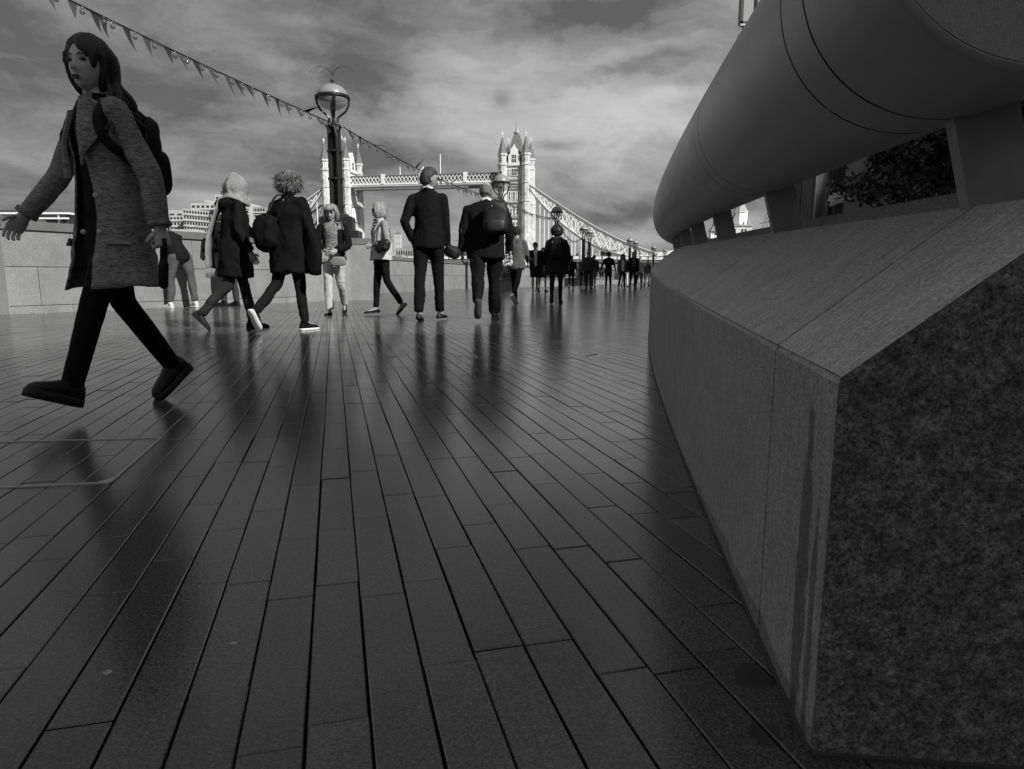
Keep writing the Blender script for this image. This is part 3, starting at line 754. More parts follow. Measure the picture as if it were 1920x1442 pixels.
# suspension chains: deep trusses, near and far side, left and right spans
def chain(side, n0):
    top = hz(349) ; L = 54.0; low = hz(479)
    q = MB(); up = []; dn = []
    K = 14
    for i in range(K+1):
        f = i/K; s = TA/2+L*f
        base_ = top+(low-top)*(1-(1-f)**1.65)
        dep = 7.6*math.sin(math.pi*min(1, f*.98)**.85)**.8 if 0 < f < 1 else 0
        zu = base_+dep*.35; zl = base_-dep*.65
        if side < 0: sp = -SPAN-s
        else: sp = s
        up.append(Bp(sp, n0, zu)); dn.append(Bp(sp, n0, zl))
    for P in (up, dn):
        for a, b in zip(P, P[1:]): q.bar(a, b, .6, .75, 1)
        for a, b in zip(P, P[1:]): q.bar(a+V(0, 0, .45), b+V(0, 0, .45), .75, .28, 0)
    for i in range(1, K):
        q.bar(up[i], dn[i+1], .3, .38, 0); q.bar(dn[i], up[i+1], .3, .38, 0); q.bar(up[i], dn[i], .25, .25, 0)
    ch = q.build('suspension_chain', [m_white, m_blue], bridge)
    # rising back part to the abutment
    q = MB(); sg = 1 if side > 0 else -1; s0 = TA/2+L
    A = [Bp((s0+30*f)*sg-(SPAN if side < 0 else 0), n0, low+(hz(440)-low)*f**1.5) for f in (0, .25, .5, .75, 1)]
    for a, b in zip(A, A[1:]): q.bar(a, b, .5, 1.2, 0)
    q.build('backstay', [m_white], ch)
    for i in range(1, K+1):
        a = dn[i]; s = (TA/2+L*i/K)
        if side < 0: s = -SPAN-s
        if i % 1 == 0 and a.z-deckz(s) > 1.2:
            h = MB(); h.tube([a, V(a.x, a.y, deckz(s))], .2, 5); h.build('hanger', m_white, ch)
for side in (1, -1):
    for n0 in (-7.6, 7.6): chain(side, n0)
# white moored craft, low buildings, far towers ------------------------------------------------------------
def bbox_building(name, px0, px1, pytop, Y, depth, label, cat, mat, rows=0, cols=0, pybase=None, win=m_win, roof=None, group=None, rot=0, wr=(.25, .3)):
    a = at(px0, pytop, Y); b = at(px1, pytop, Y); z0 = -2.2 if pybase is None else at(px0, pybase, Y).z; z1 = a.z
    t = thing(name, V((a.x+b.x)/2, Y, z0), label, cat, group)
    q = MB(); q.box(a.x, b.x, Y, Y+depth, z0, z1); w = q.build('wall', mat, t)
    W = b.x-a.x; Hh = z1-z0
    for r in range(rows):
        for c in range(cols):
            q = MB(); cx = a.x+W*(c+.5)/cols; cz = z0+Hh*(r+.55)/rows; ww, wh = W/cols*wr[0], Hh/rows*wr[1]
            q.box(cx-ww, cx+ww, Y-.06, Y+.2, cz-wh*.6, cz+wh*.6); q.build('window', win, t)
    if roof == 'pyramid':
        q = MB(); cx, cy = (a.x+b.x)/2, Y+depth/2; q.add([V(a.x, Y, z1), V(b.x, Y, z1), V(b.x, Y+depth, z1), V(a.x, Y+depth, z1), V(cx, cy, z1+W*.6)], [(0, 1, 4), (1, 2, 4), (2, 3, 4), (3, 0, 4), (3, 2, 1, 0)]); q.build('roof', m_slate, t)
    return t
m_haze = M('distant_tower', .46, .9)
bbox_building('office_tower', 738.5, 751, 440, 3000, 34, 'distant square tower with a pyramid roof, right of the woman in the pale vest', 'tower', m_haze, 7, 3, roof='pyramid', win=M('distant_glass', .3, .6))
bbox_building('office_tower', 726, 733, 452, 2900, 30, 'slim distant tower just left of the pyramid roofed one', 'tower', m_haze, 5, 2, win=M('distant_glass_b', .3, .6))
bbox_building('riverside_building', 742, 782, 465, 420, 18, 'low brick warehouse on the far bank between the woman and the suited man', 'building', m_conc2, 3, 9)
bbox_building('riverside_building', 700, 741, 474, 440, 18, 'lower grey building on the far bank behind the pale vest', 'building', m_conc, 2, 8)
bbox_building('riverside_building', 1085, 1150, 474, 430, 20, 'dark windowed riverside block behind the nearer lamp pair', 'building', m_conc2, 2, 12)
bbox_building('riverside_building', 1020, 1086, 481, 470, 20, 'pale low riverside block under the bridge hangers', 'building', m_conc, 2, 12)
bbox_building('riverside_building', 500, 600, 470, 420, 20, 'pale low building on the far bank behind the curly haired walker in black', 'building', m_conc, 2, 14)
# white ship-like stepped building beside the suited man
t = thing('white_ship', V(*at(858, 515, 330)), 'white stepped ship superstructure right of the suited man, above the wall', 'ship')
for (x0, x1, y0, y1) in ((836, 888, 490, 479), (840, 884, 479, 474), (845, 876, 474, 469), (848, 872, 469, 465), (852, 866, 465, 461)):
    a = at(x0, y0, 330); b = at(x1, y1, 330); q = MB(); q.box(a.x, b.x, 330, 338, a.z, b.z); q.build('superstructure', m_white, t)
    q = MB(); n = max(3, int((x1-x0)/5))
    for i in range(n):
        xx = a.x+(b.x-a.x)*(i+.5)/n; q.box(xx-.28, xx+.28, 329.9, 330.2, a.z+(b.z-a.z)*.3, a.z+(b.z-a.z)*.65)
    q.build('porthole_row', m_win, t)
q = MB(); a = at(862, 461, 334); b = at(862, 452, 334); q.tube([a, b], .12, 5); q.tube([at(850, 451, 334), at(872, 452, 334)], .1, 5); q.build('mast', m_blue, t)
a = at(830, 502, 330); b = at(1000, 490, 330); q = MB(); q.loft([[V(a.x, 331, -5.7), V(a.x, 339, -5.7), V(a.x-2, 340, b.z), V(a.x-2, 330, b.z)], [V(b.x, 334, -5.7), V(b.x, 336, -5.7), V(b.x+3, 336, b.z), V(b.x+3, 334, b.z)]]); q.build('hull', m_white, t)
# two buses and vans crossing
for (px, w, y1, c, lb, mt) in ((757, 16, 476.5, 'van', 'pale van on the bridge deck left of the suited man', m_conc), (1128, 22, 474, 'bus', 'double deck bus on the bridge behind the lamp pair', m_conc2), (905, 10, 479, 'van', 'small van on the bridge deck near the right tower', m_conc)):
    Y = 301-(px-960)/313*SPAN*.17; s = (px-969)/4.15; zz = deckz(s) if s > -SPAN else hz(486)
    p = Bp(s, -5, zz); L = w/4.2; h = 1.9 if c == 'van' else 3.6
    t = thing(c, p, lb, c)
    q = MB(); q.box(-L/2, L/2, -1.1, 1.1, .45, h); q.v = [p+bx*v.x+by*v.y+V(0, 0, v.z) for v in q.v]; q.build('body', mt, t)
    q = MB(); q.box(-L/2+.3, L/2-.3, -1.13, 1.13, h*.55, h*.82); q.v = [p+bx*v.x+by*v.y+V(0, 0, v.z) for v in q.v]; q.build('window_band', m_win, t)
    for sx in (-.32, .32):
        q = MB(); q.tube([p+bx*(L*sx)-by*1.15+V(0, 0, .45), p+bx*(L*sx)+by*1.15+V(0, 0, .45)], .45, 10); q.build('wheel', m_iron, t)

# stepped concrete hotel across the river
HY = 360
ht = thing('hotel', V(*at(400, 520, HY)), 'stepped pale concrete riverside block with rows of small windows', 'building')
def hblock(x0, x1, ytop, ybot, dy, depth, rows, cols, slant=0.0, mat=m_conc):
    a = at(x0, ytop, HY+dy); b = at(x1, ybot, HY+dy); sy = slant*(b.x-a.x)
    q = MB(); P = [V(a.x, HY+dy, b.z), V(b.x, HY+dy+0, b.z), V(b.x, HY+dy+depth, b.z), V(a.x, HY+dy+depth, b.z)]
    zt0 = a.z; zt1 = a.z-sy
    q.add(P+[V(P[0].x, P[0].y, zt0), V(P[1].x, P[1].y, zt1), V(P[2].x, P[2].y, zt1), V(P[3].x, P[3].y, zt0)], [(3, 2, 1, 0), (4, 5, 6, 7), (0, 1, 5, 4), (1, 2, 6, 5), (2, 3, 7, 6), (3, 0, 4, 7)])
    w = q.build('wall', mat, ht)
    for r in range(rows):
        zc = a.z-(a.z-b.z)*(r+.5)/rows
        q = MB(); yy = HY+dy; q.box(a.x-.2, b.x+.2, yy-.5, yy+.1, 0, .55); 
        for v in q.v: v.z += zc-1.6-slant*(v.x-a.x)
        q.build('ledge', m_conc, w)
        for c in range(cols):
            cx = a.x+(b.x-a.x)*(c+.5)/cols; q = MB(); hw = (b.x-a.x)/cols*.3; z = zc-slant*(cx-a.x); q.box(cx-hw, cx+hw, yy-.12, yy+.3, z-.55, z+.65); q.build('window', m_win, w)
hblock(300, 345, 394, 412, 20, 20, 1, 3); hblock(343, 404, 391, 445, 0, 26, 5, 11, .09); hblock(358, 412, 381, 394, 14, 20, 1, 6); hblock(384, 470, 376, 445, 24, 26, 6, 14, .05)
hblock(403, 446, 365, 378, 30, 18, 1, 4); hblock(414, 428, 358, 366, 34, 8, 0, 0, 0, m_bldd); hblock(426, 447, 361, 368, 36, 8, 0, 0); hblock(466, 500, 388, 445, 30, 20, 5, 6, 0, m_conc2); hblock(492, 515, 408, 445, 34, 20, 3, 4)
hblock(318, 368, 430, 446, -14, 10, 1, 8); hblock(318, 346, 404, 446, 10, 10, 4, 4)
# long flat roofed jetty building at far left
jt = thing('pier_building', V(*at(60, 520, 95)), 'long flat white roofed pier building beyond the wall at far left', 'building')
a = at(-260, 398, 95); b = at(128, 402, 95)
q = MB(); q.box(a.x, b.x, 95, 107, b.z+.05, a.z); q.build('roof', m_white, jt)
q = MB(); q.box(a.x, b.x-1, 96, 106, -5, b.z-.02); w = q.build('wall', m_conc2, jt)
for i in range(16):
    q = MB(); x = a.x+(b.x-a.x)*(i+.5)/16; q.box(x-.75, x+.75, 95.9, 96.2, b.z-1.6, b.z-.5); q.build('window', m_win, w)
for i in range(9):
    q = MB(); x = a.x+(b.x-a.x)*(i+.5)/9; q.tube([(x, 95.3, -5), (x, 95.3, b.z)], .1, 6); q.build('column', m_white, jt)
q = MB(); q.box(a.x, b.x, 94.8, 95.1, at(0, 411, 95).z, at(0, 408, 95).z); q.build('fascia', m_white, jt)
a = at(-90, 389, 90); b = at(17, 396, 90); q = MB(); q.loft([[V(a.x, 96, b.z), V(b.x, 96, b.z), V(b.x-.4, 96, a.z+.15), V(a.x+1, 96, a.z+.3)], [V(a.x, 101, b.z), V(b.x, 101, b.z), V(b.x-.4, 101, a.z+.15), V(a.x+1, 101, a.z+.3)]]); q.build('roof_cabin', m_bldd, jt)
# moored launches by the wall line
for i, (px, Y) in enumerate(((88, 60), (108, 66))):
    p = at(px, 424, Y); t = thing('motor_launch', V(p.x, p.y, p.z-.8), ['small white launch moored beyond the wall under the raised hand', 'second white launch just right of the first beyond the wall'][i], 'boat')
    q = MB(); z = p.z-.8; q.loft([[V(p.x-2.6, Y, z+.6), V(p.x-2.6, Y, z+.62), V(p.x-2.6, Y+.02, z+.62), V(p.x-2.6, Y+.02, z+.6)], [V(p.x-1.2, Y-.8, z+.55), V(p.x-1.2, Y-.4, z-.2), V(p.x-1.2, Y+.4, z-.2), V(p.x-1.2, Y+.8, z+.55)], [V(p.x+2.2, Y-.9, z+.45), V(p.x+2.2, Y-.5, z-.25), V(p.x+2.2, Y+.5, z-.25), V(p.x+2.2, Y+.9, z+.45)]]); q.build('hull', m_white, t)
    q = MB(); q.box(p.x-.6, p.x+1.2, Y-.5, Y+.5, z+.45, z+1.0); q.build('cabin', m_white, t)
    q = MB(); q.box(p.x-.5, p.x+1.1, Y-.52, Y+.52, z+.65, z+.85); q.build('cabin_window', m_win, t)

# ------------------------------------------------------------------ right side: pale castle tower, office building, tree
ct = thing('gatehouse_tower', V(*at(1388, 520, 210)), 'bright stone tower with a steep roof seen between the rail posts', 'tower')
CY = 210
def lz(px, py): return at(px, py, CY)
c = at(1388, 520, CY); wpx = CY/FPX
q = MB(); q.box(c.x-17*wpx, c.x+17*wpx, CY, CY+6, -1, lz(0, 424).z); q.build('wall', m_stone, ct)
q = MB(); q.box(c.x-18*wpx, c.x+18*wpx, CY-.3, CY+6.3, lz(0, 424).z, lz(0, 421).z); q.build('cornice', m_stone2, ct)
q = MB(); q.lathe(V(c.x, CY+3, 0), [(13*wpx, lz(0, 421).z), (13*wpx, lz(0, 398).z), (14.5*wpx, lz(0, 397).z), (14.5*wpx, lz(0, 396).z)], 8, ph0=.39); q.build('upper_storey', m_white, ct)
q = MB(); q.lathe(V(c.x, CY+3, 0), [(14*wpx, lz(0, 396).z), (9*wpx, lz(0, 387).z), (.2, lz(0, 368).z)], 8, ph0=.39); q.build('roof', m_stone2, ct)
q = MB(); q.add([lz(1370, 421)+V(0, -.4, 0), lz(1386, 421)+V(0, -.4, 0), lz(1380, 399)+V(0, -.4, 0)]+[lz(1370, 421)+V(0, 1.5, 0), lz(1386, 421)+V(0, 1.5, 0), lz(1380, 399)+V(0, 1.5, 0)], [(0, 1, 2), (5, 4, 3), (0, 3, 4, 1), (1, 4, 5, 2), (2, 5, 3, 0)]); q.build('gable', m_conc2, ct)
for xx in (1378, 1392, 1398):
    q = MB(); p = lz(xx, 433); q.box(p.x-.25, p.x+.25, CY-.1, CY+.2, p.z-.5, p.z+.6); q.build('window', m_win, ct)
for xx in (1371, 1403):
    q = MB(); p = lz(xx, 421); q.lathe(V(p.x, CY, 0), [(.4, p.z), (.4, p.z+1), (.05, p.z+2.2)], 6); q.build('pinnacle', m_stone2, ct)
st = thing('spired_turret', V(*at(1341, 520, 205)), 'small bright turret with a pointed roof left of the stone tower in the rail gap', 'tower')
p = at(1341, 433, 205); q = MB(); q.box(p.x-1.2, p.x+1.4, 205, 207.5, -1, p.z); q.build('wall', m_white, st)
q = MB(); q.lathe(V(p.x+.1, 206.2, 0), [(2.0, p.z), (.7, p.z+1.5), (.5, p.z+2.6), (.05, p.z+6)], 8); q.build('roof', m_conc2, st)
q = MB(); q.box(p.x-.1, p.x+.4, 204.9, 205.2, p.z-1.2, p.z-.6); q.build('window', m_win, st)
ri = thing('rigging', V(*at(1440, 500, 120)), 'thin dark rigging lines beside the building edge in the rail gap', 'rigging')
q = MB()
for k in range(5): q.tube([at(1424+k*5, 440, 120), at(1446+k*3, 380, 120)], .04, 4)
q.tube([at(1424, 419, 120), at(1450, 415, 120)], .04, 4); q.build('rope', m_iron, ri)

ob = thing('office_building', V(13, 5, 0), 'pale panelled office building with a steel column behind the rail', 'building')
q = MB(); q.box(12, 24, -26, -7, 0, 16.0); q.box(12, 24, -7, 5, 0, 12.4); q.box(12, 24, 5, 27, 0, 13.2); w = q.build('wall', m_bldw, ob)  # unseen lengths have heights shaped to shade the near walk and sun the walkers
rr = random.Random(9)
for i in range(20):
    y0 = -21+i*2.4
    for j in range(4 if y0 < -9.5 else 3):
        z0 = .6+j*3.6
        q = MB(); q.box(11.94, 12.1, y0+.12, y0+2.28, z0+.1, z0+1.2); q.build('cladding_panel', m_bldw, w)
        q = MB(); q.box(11.90, 12.1, y0+.15, y0+2.25, z0+1.3, z0+3.1); fr = q.build('window', m_glass_d, w)
        q = MB(); q.box(11.86, 11.9, y0+1.17, y0+1.23, z0+1.3, z0+3.1); q.build('mullion', m_trim, w)
q = MB(); q.box(11.7, 12.2, -26, -7, 16.0, 16.2); q.box(11.7, 12.2, -7, 5, 12.4, 12.6); q.box(11.7, 12.2, 5, 27.2, 13.2, 13.4); q.build('parapet', m_bldd, ob)
# glazed fins toward the river at the building's end
for k in range(7):
    q = MB(); x = 9.7+k*.42; q.box(x, x+.38, 24.6, 24.66, 0, 9); q.build('glass_fin', M('fin_glass_%d' % k, .16+.05*(k % 3), .2) if k < 3 else m_glass_d, ob)
q = MB(); q.box(10.0, 12.0, 24.7, 27, 0, 9.2); q.build('stair_wall', m_bldw, ob)
q = MB(); q.tube([at(1537, 520, 14)*1, at(1537, 520, 14)+V(0, 0, 6)], .185, 32); q.v = [V(v.x, v.y, v.z-.55) for v in q.v]; q.build('steel_column', m_steel, ob, smooth=True)
q = MB(); p = at(1547, 520, 15); q.box(p.x+.05, p.x+.28, 15, 15.2, 0, 6); q.build('door_jamb', m_bldd, ob)
q = MB(); a = at(1556, 520, 16); b = at(1640, 520, 16); q.box(a.x, b.x+4, 16, 16.2, 0, 7); q.build('side_wall', m_bldw, ob)
q = MB(); z = at(0, 352, 16).z; q.box(a.x, b.x+4, 15.9, 16.0, z, z+.05); z = at(1600, 343, 16).z; q.box(a.x, b.x+4, 15.92, 16.0, z+.1, z+.13); q.build('wall_joint', m_bldd, ob)
q = MB(); z = at(0, 405, 16).z; q.box(a.x+.06, a.x+1.1, 15.85, 16.0, z-.9, z); w2 = q.build('window', m_glass_d, ob)
q = MB()
for i in range(4): q.box(a.x+.06+i*.36, a.x+.1+i*.36, 15.8, 15.85, z-.9, z)
q.box(a.x+.06, a.x+1.15, 15.8, 15.85, z-.02, z+.03); q.build('window_frame', m_trim, w2)
# folded cafe parasol on its arm
pr = thing('parasol', V(*at(1583, 520, 13)), 'half folded grey parasol sticking out beside the steel column', 'parasol')
q = MB(); c1 = at(1553, 388, 13); c2 = at(1592, 366, 13); c3 = at(1588, 376, 13)
q.loft([[c1+V(0, -.1, 0), c1+V(0, .1, .02), c1+V(0, .1, .05), c1+V(0, -.1, .05)], [c3+V(-.15, -.5, -.03), c3+V(-.15, .5, -.03), c3+V(-.15, .4, .16), c3+V(-.15, -.4, .16)], [c2+V(0, -.3, -.07), c2+V(0, .3, -.07), c2+V(0, .2, .04), c2+V(0, -.2, .04)]])
q.build('canopy', m_conc2, pr)
q = MB(); q.tube([V(c1.x, c1.y, 0), c1+V(0, 0, .1)], .03, 8); q.build('pole', m_iron, pr)
q = MB(); q.tube([c1, c1.lerp(c2, .5)+V(0, 0, .12), c2], .012, 5); q.build('rib', m_iron, pr)
# high glazed box hung on a taller block: its corner shows above the rail
tb = thing('tower_block', V(14, 36, 0), 'dark framed glazed corner of a taller block above the tube rail', 'building')
z0 = at(1387, 45, 36).z; x0 = at(1387, 45, 36).x
q = MB(); q.box(x0+3.4, x0+11, 36.3, 38, 0, 24); q.build('wall', m_bldw, tb)
q = MB(); q.box(x0, x0+3.6, 36, 36.3, z0, 24); bxo = q.build('glazed_box', m_conc2, tb)
q = MB()
for (xa, xb) in ((x0, x0+.13), (x0+.75, x0+.82), (x0+1.28, x0+1.4)): q.box(xa, xb, 35.9, 36.0, z0, 24)
q.box(x0, x0+2.4, 35.9, 36.0, z0-.02, z0+.1); q.build('frame', m_bldd, bxo)
q = MB(); q.box(x0, x0+2.4, 35.86, 36.1, z0-.12, z0-.03); q.build('sill', m_trim, bxo)
q = MB(); q.prism([(x0+.2, 36.02), (x0+2.3, 36.02), (x0+2.3, 36.28), (x0+.2, 36.28)], z0-.42, z0-.12); q.box(x0-.02, x0+.4, 36, 36.2, z0-1.3, z0-.5); q.build('bracket', m_bldd, bxo)

def tree(x, y, h, r, label, nl, seed, zlow=1.3, ls=.05):
    rr = random.Random(seed); t = thing('tree', V(x, y, 0), label, 'tree', 'leafy trees behind the rail')
    q = MB(); q.tube([(x, y, 0), (x+.03, y, 1.2), (x-.02, y+.05, 2.2), (x+.05, y, h*.75)], [.13, .105, .09, .03], 10); q.build('trunk', m_bark, t)
    q = MB(); tips = []
    for i in range(15):
        a = i*2.4+rr.random(); z0 = rr.uniform(1.5, h*.6); L = r*rr.uniform(.6, 1.0)
        p0 = V(x, y, z0); p2 = V(x+math.cos(a)*L, y+math.sin(a)*L, max(zlow, z0+rr.uniform(-.5, 1.4))); pm = (p0+p2)/2+V(0, 0, .3)
        q.tube([p0, pm, p2], [.045, .028, .01], 6)
        for k in range(11): tips.append(p0.lerp(p2, rr.uniform(.35, 1.05))+V(rr.gauss(0, .30), rr.gauss(0, .30), rr.gauss(0, .30)))
    q.build('limbs', m_bark, t)
    q = MB()
    for i in range(nl):
        c = rr.choice(tips)+V(rr.gauss(0, .085), rr.gauss(0, .085), rr.gauss(0, .065))
        n = V(rr.gauss(0, 1), rr.gauss(0, 1), rr.gauss(0, 1)+.6).normalized(); a = n.orthogonal().normalized(); b = n.cross(a); s = ls*rr.uniform(.6, 1.3)
        th = rr.random()*6.28; a, b = a*math.cos(th)+b*math.sin(th), b*math.cos(th)-a*math.sin(th)
        q.add([c-a*s, c-b*s*.55+n*s*.1, c+a*s*1.1, c+b*s*.55+n*s*.1], [(0, 1, 2, 3)])
    tag(q.build('crown', m_leaf, t), kind='stuff')
tree(5.85, 10.2, 5.2, .85, 'leafy tree directly behind the rail, left of the nearest post', 15000, 1, .95, .040)
tree(7.5, 10.6, 5.6, 1.6, 'larger dark leafy tree behind the nearest rail post', 18000, 2, 1.1, .045)
tree(7.3, 8.2, 5.0, 1.2, 'leafy tree at the right edge behind the nearest post', 14000, 3, .9, .040)
tree(9.2, 13.2, 5.6, 1.7, 'shaded tree standing back between the other trees by the rail', 10000, 4, .9, .05)
# ================================================================== people
PEND = []
def warp(p, amp, fr=7.0, az=.6, seed=0.0):
    v = V(p.x*fr, p.y*fr, p.z*fr*az+seed)
    c = mnoise.noise_vector(v)
    w = V(p.x*fr*1.5+c.x*1.5, p.y*fr*1.5+c.y*1.5, p.z*fr*3.0-seed+c.z*3)
    d = mnoise.noise_vector(w); d = V(*[(1-abs(x)*2.6)*c[i]*2.2 for i, x in enumerate(d)])
    return p+c*amp*1.1+d*amp*.75
def union(mb, name, mats, parent, voxel, amp=0.0, seed=0.0, extra=None, smooth_it=3, fr=7.0):
    """parts that overlap are grown together into one continuous skin"""
    me = mb.mesh(name+'_raw', mats); o = bpy.data.objects.new(name+'_raw', me); COL.objects.link(o)
    r = o.modifiers.new('r', 'REMESH'); r.mode = 'VOXEL'; r.voxel_size = voxel; r.use_smooth_shade = True
    sm = o.modifiers.new('s', 'SMOOTH'); sm.factor = .5; sm.iterations = smooth_it
    PEND.append((o, name, mats, parent, amp, seed, extra, fr))
def finalize():
    dg = bpy.context.evaluated_depsgraph_get(); dg.update()
    res = []
    for it in PEND: res.append(bpy.data.meshes.new_from_object(it[0].evaluated_get(dg)))
    for (o, name, mats, parent, amp, seed, extra, fr), me in zip(PEND, res):
        q = MB(); q.v = [warp(v.co.copy(), amp, fr, .6, seed) if amp else v.co.copy() for v in me.vertices]
        q.f = [tuple(p.vertices) for p in me.polygons]; q.m = [0]*len(q.f)
        if extra is not None: q.add(extra.v, extra.f); q.m[len(me.polygons):] = extra.m
        nb = q.build(name, mats, parent, smooth=True)
        raw = o.data; bpy.data.objects.remove(o); bpy.data.meshes.remove(raw); bpy.data.meshes.remove(me)
    PEND.clear()
def ellipse(c, a, b, ra, rb, n=20, ph0=0.0, g=0.0, th=.0):
    if g <= 0: return [c+a*math.sin(2*math.pi*j/n)*ra+b*math.cos(2*math.pi*j/n)*rb for j in range(n)]
    out = [c+a*math.sin(t)*ra+b*math.cos(t)*rb for t in (g+(2*math.pi-2*g)*j/(n-1) for j in range(n))]
    inn = [c+a*math.sin(t)*(ra-th)+b*math.cos(t)*(rb-th) for t in (g+(2*math.pi-2*g)*j/(n-1) for j in range(n-1, -1, -1))]
    return out+inn
def cat_(P, n):
    out = []; m = len(P)
    for i in range(m-1):
        p0, p1, p2, p3 = P[max(i-1, 0)], P[i], P[i+1], P[min(i+2, m-1)]
        for k in range(n):
            t = k/n; out.append([.5*((2*b)+(c-a)*t+(2*a-5*b+4*c-d)*t*t+(3*b-a-3*c+d)*t**3) if not isinstance(b, Vector) else (b*2+(c-a)*t+(a*2-b*5+c*4-d)*t*t+(b*3-a-c*3+d)*t**3)*.5 for a, b, c, d in zip(p0, p1, p2, p3)])
    out.append(list(P[-1])); return out

class Fig:
    def __init__(s, X, Y, yaw, H, legs=(18, 4, 0, -16, 18, 20), arms=((-12, 6, 6, 4), (14, 6, 30, 2)), lean=2, side=0, sh=.175, hip=.085, hyaw=0, hpitch=4, twist=0, bulk=1.0, off=(0, 0), spread=0.0):
        s.s = k = H/1.70; s.bulk = bulk; y = R_(yaw)
        s.F = V(math.sin(y), math.cos(y), 0); s.R = V(math.cos(y), -math.sin(y), 0); s.U = V(0, 0, 1)
        s.yaw = yaw
        P = V(0, 0, 0)
        def leg(sd, a, kn, ft):
            hipj = P+s.R*(sd*hip*k); a1 = R_(a); a2 = R_(a-kn); sp = s.R*(sd*spread)
            knee = hipj+(s.F*math.sin(a1)-s.U*math.cos(a1)+sp).normalized()*.43*k
            ank = knee+(s.F*math.sin(a2)-s.U*math.cos(a2)+sp*.5).normalized()*.42*k
            p = R_(ft); fo = (s.F+s.R*sd*.12).normalized(); f = fo*math.cos(p)-s.U*math.sin(p); n = s.U*math.cos(p)+fo*math.sin(p)
            return [hipj, knee, ank, f, n]
        s.legs = [leg(-1, *legs[:3]), leg(1, *legs[3:])]
        lo = 9
        for L in s.legs:
            for t_ in (-.055, .17): lo = min(lo, (L[2]+L[3]*t_*k-L[4]*.078*k).z)
        ln = R_(lean); s.sp = (s.U*math.cos(ln)+s.F*math.sin(ln)+s.R*math.sin(R_(side))).normalized()
        root = V(X, Y, -lo); s.base = V(X, Y, 0)
        for L in s.legs:
            for i in range(3): L[i] = L[i]+root
        s.P = root.copy(); s.FB = s.sp.cross(s.R).normalized()*-1
        if s.FB.dot(s.F) < 0: s.FB = -s.FB
        tw = R_(twist); s.RT = (s.R*math.cos(tw)+s.FB*-math.sin(tw)).normalized(); s.FT = (s.FB*math.cos(tw)+s.R*math.sin(tw)).normalized()
        s.S = s.P+s.sp*.435*k; s.N = s.P+s.sp*.505*k
        s.arms = []
        for sd, (a, b, a2, b2) in zip((-1, 1), arms):
            def dr(a, b): a, b = R_(a), R_(b); return (s.FT*(math.sin(a)*math.cos(b))-s.U*(math.cos(a)*math.cos(b))+s.RT*(sd*math.sin(b))).normalized()
            sj = s.S+s.RT*sd*sh*k; el = sj+dr(a, b)*.285*k; wr = el+dr(a2, b2)*.255*k
            s.arms.append([sj, el, wr, dr(a2, b2), sd])
        hy = R_(yaw+hyaw); hp = R_(-hpitch)
        hf = V(math.sin(hy), math.cos(hy), 0); hr = V(math.cos(hy), -math.sin(hy), 0)
        fw = hf*math.cos(hp)+s.U*math.sin(hp); up = s.U*math.cos(hp)-hf*math.sin(hp)
        s.hc = s.N+(s.sp*.7+up*.3).normalized()*.140*k+fw*(.014*k)
        kk = k*1.05; s.HT = Matrix(((hr.x*kk, fw.x*kk, up.x*kk, s.hc.x), (hr.y*kk, fw.y*kk, up.y*kk, s.hc.y), (hr.z*kk, fw.z*kk, up.z*kk, s.hc.z), (0, 0, 0, 1)))
        s.fw, s.up, s.hr = fw, up, hr; s.sh = sh; s.H = H

m_skin = M('skin', .24, .5, var=.05, vscale=30); m_lip = M('lips', .14, .45); m_eye = M('eye', .025, .2)
m_skin_d = M('skin_dark', .11, .5, var=.05, vscale=30)
m_hair_b = M('hair_black', .012, .55, rnd=.6, island=True, var=.08, vscale=90); m_hair_g = M('hair_grey', .13, .75, rnd=.5, island=True, var=.1, vscale=90); m_hair_l = M('hair_blonde', .19, .65, rnd=.55, island=True, var=.1, vscale=90); m_hair_d = M('hair_dark_brown', .020, .7, var=.12, vscale=120)
CM = {}
def cloth(v, rough=.85, **k):
    key = (v, rough, tuple(sorted(k.items())))
    if key not in CM: CM[key] = M('cloth_%d' % len(CM), v, rough, var=k.get('var', .07)*.5, vscale=k.get('vscale', 14), bump=k.get('bump', .25), bscale=k.get('bscale', 160), spec=k.get('spec', .07), stretch=k.get('stretch', (1, 1, 1)), speck=k.get('speck', 0), speck_s=k.get('speck_s', 200))
    return CM[key]

